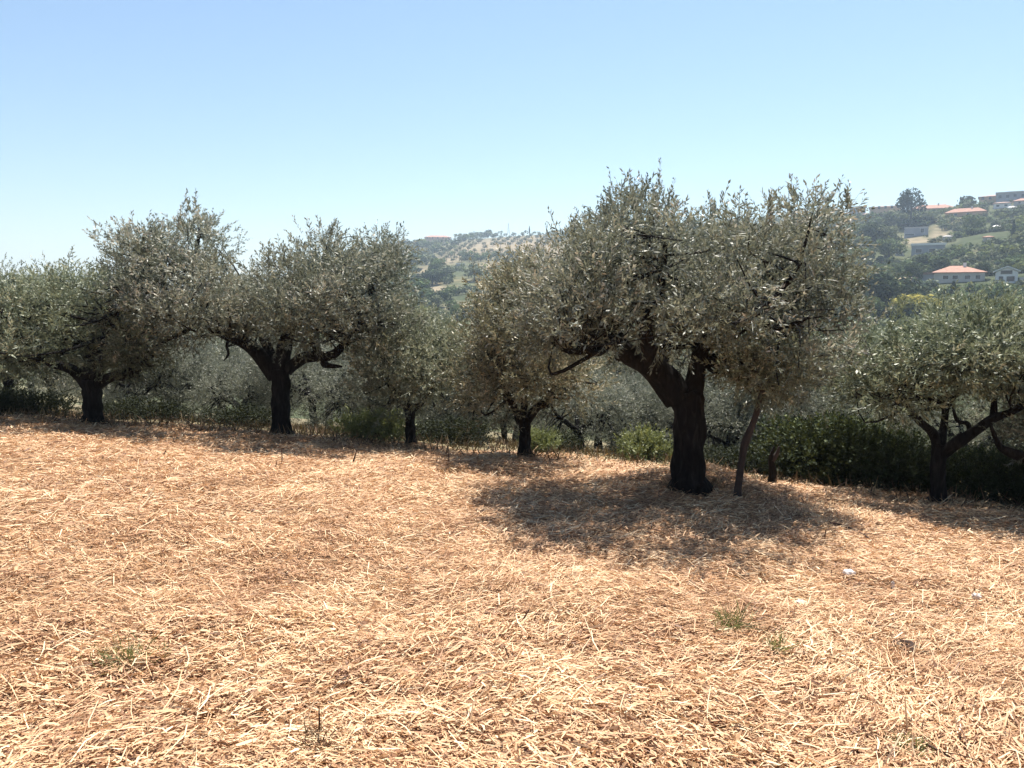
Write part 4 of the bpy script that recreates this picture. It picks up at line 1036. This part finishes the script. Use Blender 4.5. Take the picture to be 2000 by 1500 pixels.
def far_tree(name, label, mt, shape, seed, n, leaf, cat='tree', group=None):
    root = empty(name, (0, 0, 0), label, cat, group)
    q = Quads(); th = 0.6 if shape == 'umbrella' else 0.35
    tube(q, [(0, 0, -0.08), (0.01, 0.01, th * 0.6), (0, 0, th + 0.15)], [0.035, 0.025, 0.015], 5, 6, 0.05, seed)
    obj('trunk', q.mesh('trunk', M['bark'], smooth=True), root)
    V, sh = far_crown(seed, n, shape, leaf)
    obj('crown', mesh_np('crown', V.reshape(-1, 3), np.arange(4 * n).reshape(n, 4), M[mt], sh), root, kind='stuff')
    return root
rng = np.random.default_rng(8)
NAMED = [  # px, py of foot, height px, width factor, material, shape, label
    (1735, 622, 92, 1.35, 'darkwood', 'round', 'big dark round tree left of the yellow tree in the valley'),
    (1792, 652, 72, 1.6, 'yellowwood', 'round', 'yellow-leaved tree at the foot of the right hillside'),
    (1682, 570, 34, 1.1, 'yellowwood', 'round', 'small yellow tree right of the largest crown'),
    (1693, 645, 62, 1.2, 'midwood', 'round', 'mid green tree left of the big dark round tree'),
    (1860, 600, 42, 0.95, 'darkwood', 'cypress', 'dark columnar cypress below the hip-roofed villa'),
    (1840, 630, 50, 1.3, 'greywood', 'round', 'grey-green tree right of the yellow tree'),
    (1778, 440, 66, 0.75, 'darkwood', 'round', 'tall dark tree rising highest on the right ridge'),
    (1863, 398, 24, 1.2, 'darkwood', 'umbrella', 'flat-topped pine alone on the right skyline'),
    (1831, 402, 16, 0.9, 'darkwood', 'fir', 'tiny pointed fir on the right skyline'),
    (1700, 480, 42, 1.3, 'darkwood', 'round', 'dark round tree on the slope beside the largest crown'),
    (1735, 510, 40, 1.5, 'midwood', 'round', 'bright green tree left of the long white-roofed building'),
    (1785, 560, 42, 0.9, 'darkwood', 'round', 'dark tree in front of the low orange-roofed house'),
    (1978, 470, 32, 0.6, 'darkwood', 'cypress', 'dark cypress near the right edge below the hut'),
    (857, 600, 34, 1.2, 'darkwood', 'round', 'dark round tree low on the central hill'),
    (845, 557, 30, 2.0, 'darkwood', 'round', 'dark thicket tree on the left flank of the central hill'),
    (800, 526, 30, 2.0, 'darkwood', 'round', 'dark wood edge tree under the bare spur'),
    (893, 462, 14, 1.6, 'darkwood', 'round', 'rounded tree on the central ridge right of the reddish building'),
    (935, 460, 14, 1.2, 'darkwood', 'round', 'rounded tree standing up on the central ridge left of the mast'),
    (955, 461, 13, 1.3, 'darkwood', 'round', 'second rounded tree left of the mast on the central ridge'),
    (1034, 458, 16, 0.6, 'darkwood', 'cypress', 'small cypress on the central ridge right of the mast'),
    (1920, 545, 30, 0.9, 'darkwood', 'round', 'dark tree between the villa and the white house'),
    (1880, 640, 60, 1.2, 'midwood', 'round', 'green valley tree behind the Y-shaped olive'),
    (1950, 610, 50, 1.3, 'midwood', 'round', 'green valley tree below the white house'),
    (1650, 640, 70, 1.2, 'greywood', 'round', 'grey-green valley tree right beside the largest crown'),
    (860, 640, 40, 1.2, 'greywood', 'round', 'grey-green valley tree between the two big crowns'),
    (895, 625, 30, 1.4, 'midwood', 'round', 'green valley tree left of the slim tree top'),
]
fp = {}
for px, py, hp, wf, mt, shp, lb in NAMED:
    b = ground_hit(px, py); d = float(np.linalg.norm(b[:2])); hgt = hp * d / 1500
    key = (mt, shp)
    if key not in fp:
        fp[key] = far_tree('valley_tree', lb, mt, shp, 500 + len(fp), 1500, 0.085, group='single trees across the valley')
        t_ = fp[key]; t_.location = [float(v) for v in b]; t_.scale = (hgt * wf, hgt * wf, hgt)
    else:
        copy_tree(fp[key], b, rng.uniform(0, 6.28), (hgt * wf, hgt * wf, hgt), lb)
# olive rows of the far orchard
ORD = ['first', 'second', 'third', 'fourth', 'fifth', 'sixth', 'seventh', 'eighth', 'ninth', 'tenth', 'eleventh', 'twelfth']
orch = far_tree('orchard_tree', 'tiny round olive tree in the straight rows on the central hill', 'greywood', 'round', 600, 160, 0.2, 'olive tree', 'orchard rows on the central hill')
first = True; taken = []
for row in range(12):
    x0 = 878 + row * 17
    for i in range(12):
        py = 463 + i * 4.4; px = x0 - i * 6.2 + 40
        if not (862 < px < 1090) or (px < 900 and py < 474):
            continue
        if rng.uniform() < 0.08 or (i in (5, 6) and row > 2): continue
        b = ground_hit(px + rng.uniform(-1, 1), py + rng.uniform(-0.6, 0.6)); d = float(np.linalg.norm(b[:2]))
        if d > 1400: continue
        h_ = rng.uniform(8.5, 11.5) * d / 1500
        lb = 'tiny olive tree, %s from the top in the %s orchard row on the central hill' % (ORD[i], ORD[row])
        if first:
            orch.location = [float(v) for v in b]; orch.scale = (h_ * 1.15, h_ * 1.15, h_); first = False; orch['label'] = lb
        else:
            copy_tree(orch, b, rng.uniform(0, 6.28), (h_ * 1.15, h_ * 1.15, h_), lb)
# woods covering both hills
houses_xy = np.array([[o.location.x, o.location.y] for o in scene.objects if o.get('category') in ('house', 'building', 'shed', 'mast')])
houses_w = np.array([max([abs(v[0]) for c in o.children for v in c.bound_box] + [4]) for o in scene.objects if o.get('category') in ('house', 'building', 'shed', 'mast')])
def scatter(n, seed):
    rng = np.random.default_rng(seed)
    px = rng.uniform(-150, 2150, n); t = rng.uniform(0, 1, n)
    rr = np.interp(px, RX, RR)
    r = 75 + (rr * 1.03 - 75) * np.sqrt(t * 0.97 + 0.03)
    az = np.arctan((px - 1000) / 1500 / CP)
    x, y = r * np.sin(az), r * np.cos(az); z = H(x, y)
    qx, qy = pix_of(x, y, z)
    dens = 0.55 + 0.45 * waves(x, y, 90, 9) + 0.25 * waves(x, y, 34, 1)
    dens = np.where(qx > 1500, dens + 0.95, dens + 0.15)
    dens = dens * (1 - 0.97 * np.clip(dryness(x, y, z) * 1.6, 0, 1))
    vis = ((qx > 740) & (qx < 1120)) | (qx > 1560)
    keep = (rng.uniform(0, 1, n) < dens) & (vis | (rng.uniform(0, 1, n) < 0.22))
    # no tree stands inside a house; only low shrubs grow in the gardens in front
    low = np.zeros(n, bool)
    for (hx, hy), hw in zip(houses_xy, houses_w):
        hr = math.hypot(hx, hy); ha = math.atan2(hx, hy); side = np.abs(az - ha) * hr
        keep &= ~((side < hw + 3) & (r < hr + 20) & (r > hr - 5))
        low |= (side < hw + 4) & (r < hr) & (r > hr - (34 if hr < 330 else 70))
    return x[keep], y[keep], z[keep], r[keep], vis[keep], low[keep]
X, Y_, Z, RD, VIS, LOWT = scatter(21000, 3)
rng = np.random.default_rng(31)
hgt = rng.gamma(4.5, 0.58, len(X)) + 1.6
hgt = np.where(LOWT, np.minimum(hgt, rng.uniform(1.8, 3.6, len(X))), hgt)
QX, QY = pix_of(X, Y_, Z + hgt * 0.6)
size = hgt / RD * np.where(VIS & (QX < 2003) & (QY < 625), 1, 0.0)
order = np.argsort(-size)
kinds = [('darkwood', 'dark green rounded tree in the woods across the valley', 'dark_hill_tree'), ('midwood', 'mid green rounded tree in the woods across the valley', 'green_hill_tree'), ('greywood', 'grey-green rounded tree in the woods across the valley', 'grey_hill_tree'), ('limewood', 'yellow-green rounded tree in the woods across the valley', 'lime_hill_tree')]
protoH = [far_tree(nm, lb, mt, 'round', 620 + i, 420, 0.14, group='trees in the woods across the valley') for i, (mt, lb, nm) in enumerate(kinds)]
usedp = [False] * 4
kd = np.where(rng.uniform(0, 1, len(X)) < 0.11, 3, np.where(rng.uniform(0, 1, len(X)) < 0.24, 0, np.where(rng.uniform(0, 1, len(X)) < 0.6, 1, 2)))
IND = 260
HM = [(1873, 540, 'the hip-roofed villa'), (1808, 548, 'the low orange-roofed house'), (1966, 540, 'the white gabled house'), (1789, 452, 'the grey modern house'), (1812, 490, 'the white-roofed long building'), (1822, 410, 'the long red-roofed house'), (1885, 415, 'the second red-roofed house'),
      (1957, 402, 'the small cream house'), (1949, 446, 'the tiny hut'), (1792, 610, 'the yellow tree'), (1735, 580, 'the big dark round tree'), (1778, 400, 'the tall ridge tree'), (1659, 405, 'the left ridge building'), (1700, 465, 'the dark round slope tree'), (1965, 378, 'the top right building'), (1682, 560, 'the small yellow tree'),
      (858, 462, 'the central ridge building'), (899, 516, 'the white farm shed'), (993, 445, 'the radio mast'), (857, 590, 'the low dark hill tree'), (845, 550, 'the dark thicket tree')]
seen_lb = {}
def wood_label(col, x, y, z, h):
    px, py = pix_of(x, y, z + h * 0.5)
    d = [math.hypot(px - a, 1.6 * (py - b_)) for a, b_, _ in HM]; k = int(np.argmin(d)); a, b_, nm = HM[k]
    side = ('right' if px > a else 'left') if abs(px - a) > 1.3 * abs(py - b_) else ('below' if py > b_ else 'above')
    near = 'right ' if d[k] < 22 else 'a little ' if d[k] < 50 else 'farther '
    where = {'right': 'to the right of', 'left': 'to the left of', 'below': 'below', 'above': 'above'}[side]
    return '%s %s tree %s%s %s' % ('tall' if h > 5.6 else 'middling' if h > 4 else 'small', col, near, where, nm)
for i in order[:IND]:
    k_ = int(kd[i]); s = hgt[i]; w_ = s * rng.uniform(0.95, 1.5); loc = (X[i], Y_[i], Z[i] - 0.4); rz = rng.uniform(0, 6.28)
    lb = wood_label(('dark', 'green', 'grey-green', 'yellow-green')[k_], *loc, s)
    if not usedp[k_]:
        o = protoH[k_]; o.location = [float(v) for v in loc]; o.scale = (w_, w_, s); o.rotation_euler = (0, 0, rz); usedp[k_] = True; o['label'] = lb
    else:
        copy_tree(protoH[k_], loc, rz, (w_, w_, s), lb)
rest = order[IND:]
NQ = 54
for k_, (mt, lb, nm) in enumerate(kinds):
    sel = rest[kd[rest] == k_]
    variants = [far_crown(700 + 10 * k_ + v, NQ, 'round', 0.30) for v in range(6)]
    Vs, Ss = [], []
    for i in sel:
        V, sh = variants[rng.integers(6)]
        a = rng.uniform(0, 6.28); ca, sa = math.cos(a), math.sin(a); w_ = hgt[i] * rng.uniform(0.95, 1.6)
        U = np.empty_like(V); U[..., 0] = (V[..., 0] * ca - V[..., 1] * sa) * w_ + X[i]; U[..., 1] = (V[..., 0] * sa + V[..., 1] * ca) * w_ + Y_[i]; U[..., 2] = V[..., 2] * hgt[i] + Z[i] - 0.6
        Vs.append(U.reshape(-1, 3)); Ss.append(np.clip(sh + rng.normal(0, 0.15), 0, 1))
    V = np.concatenate(Vs); n = len(V) // 4
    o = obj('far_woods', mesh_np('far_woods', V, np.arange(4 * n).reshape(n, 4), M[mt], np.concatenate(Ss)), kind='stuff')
    tag(o, ('dark', 'mid green', 'grey-green', 'yellow-green')[k_] + ' mass of the far woods on both hills', 'woods')
print('far trees', len(X))

# ------------------------------------------------------------------ haze: one closed box of even air
me = bpy.data.meshes.new('haze')
q = Quads(); box(q, -2600, 2600, -600, 2400, -75, 135)
m, n_, l_ = mat('haze_air')
n_.remove(n_['Principled BSDF'])
pv = n_.new('ShaderNodeVolumePrincipled')
pv.inputs['Color'].default_value = (0.66, 0.82, 1.0, 1)
pv.inputs['Density'].default_value = 0.00036
pv.inputs['Anisotropy'].default_value = 0.35
l_.new(pv.outputs['Volume'], n_['Material Output'].inputs['Volume'])
o = obj('haze', q.mesh('haze', m), kind='stuff')
tag(o, 'pale blue summer haze over the valley and hills', 'haze')
o.display_type = 'WIRE'
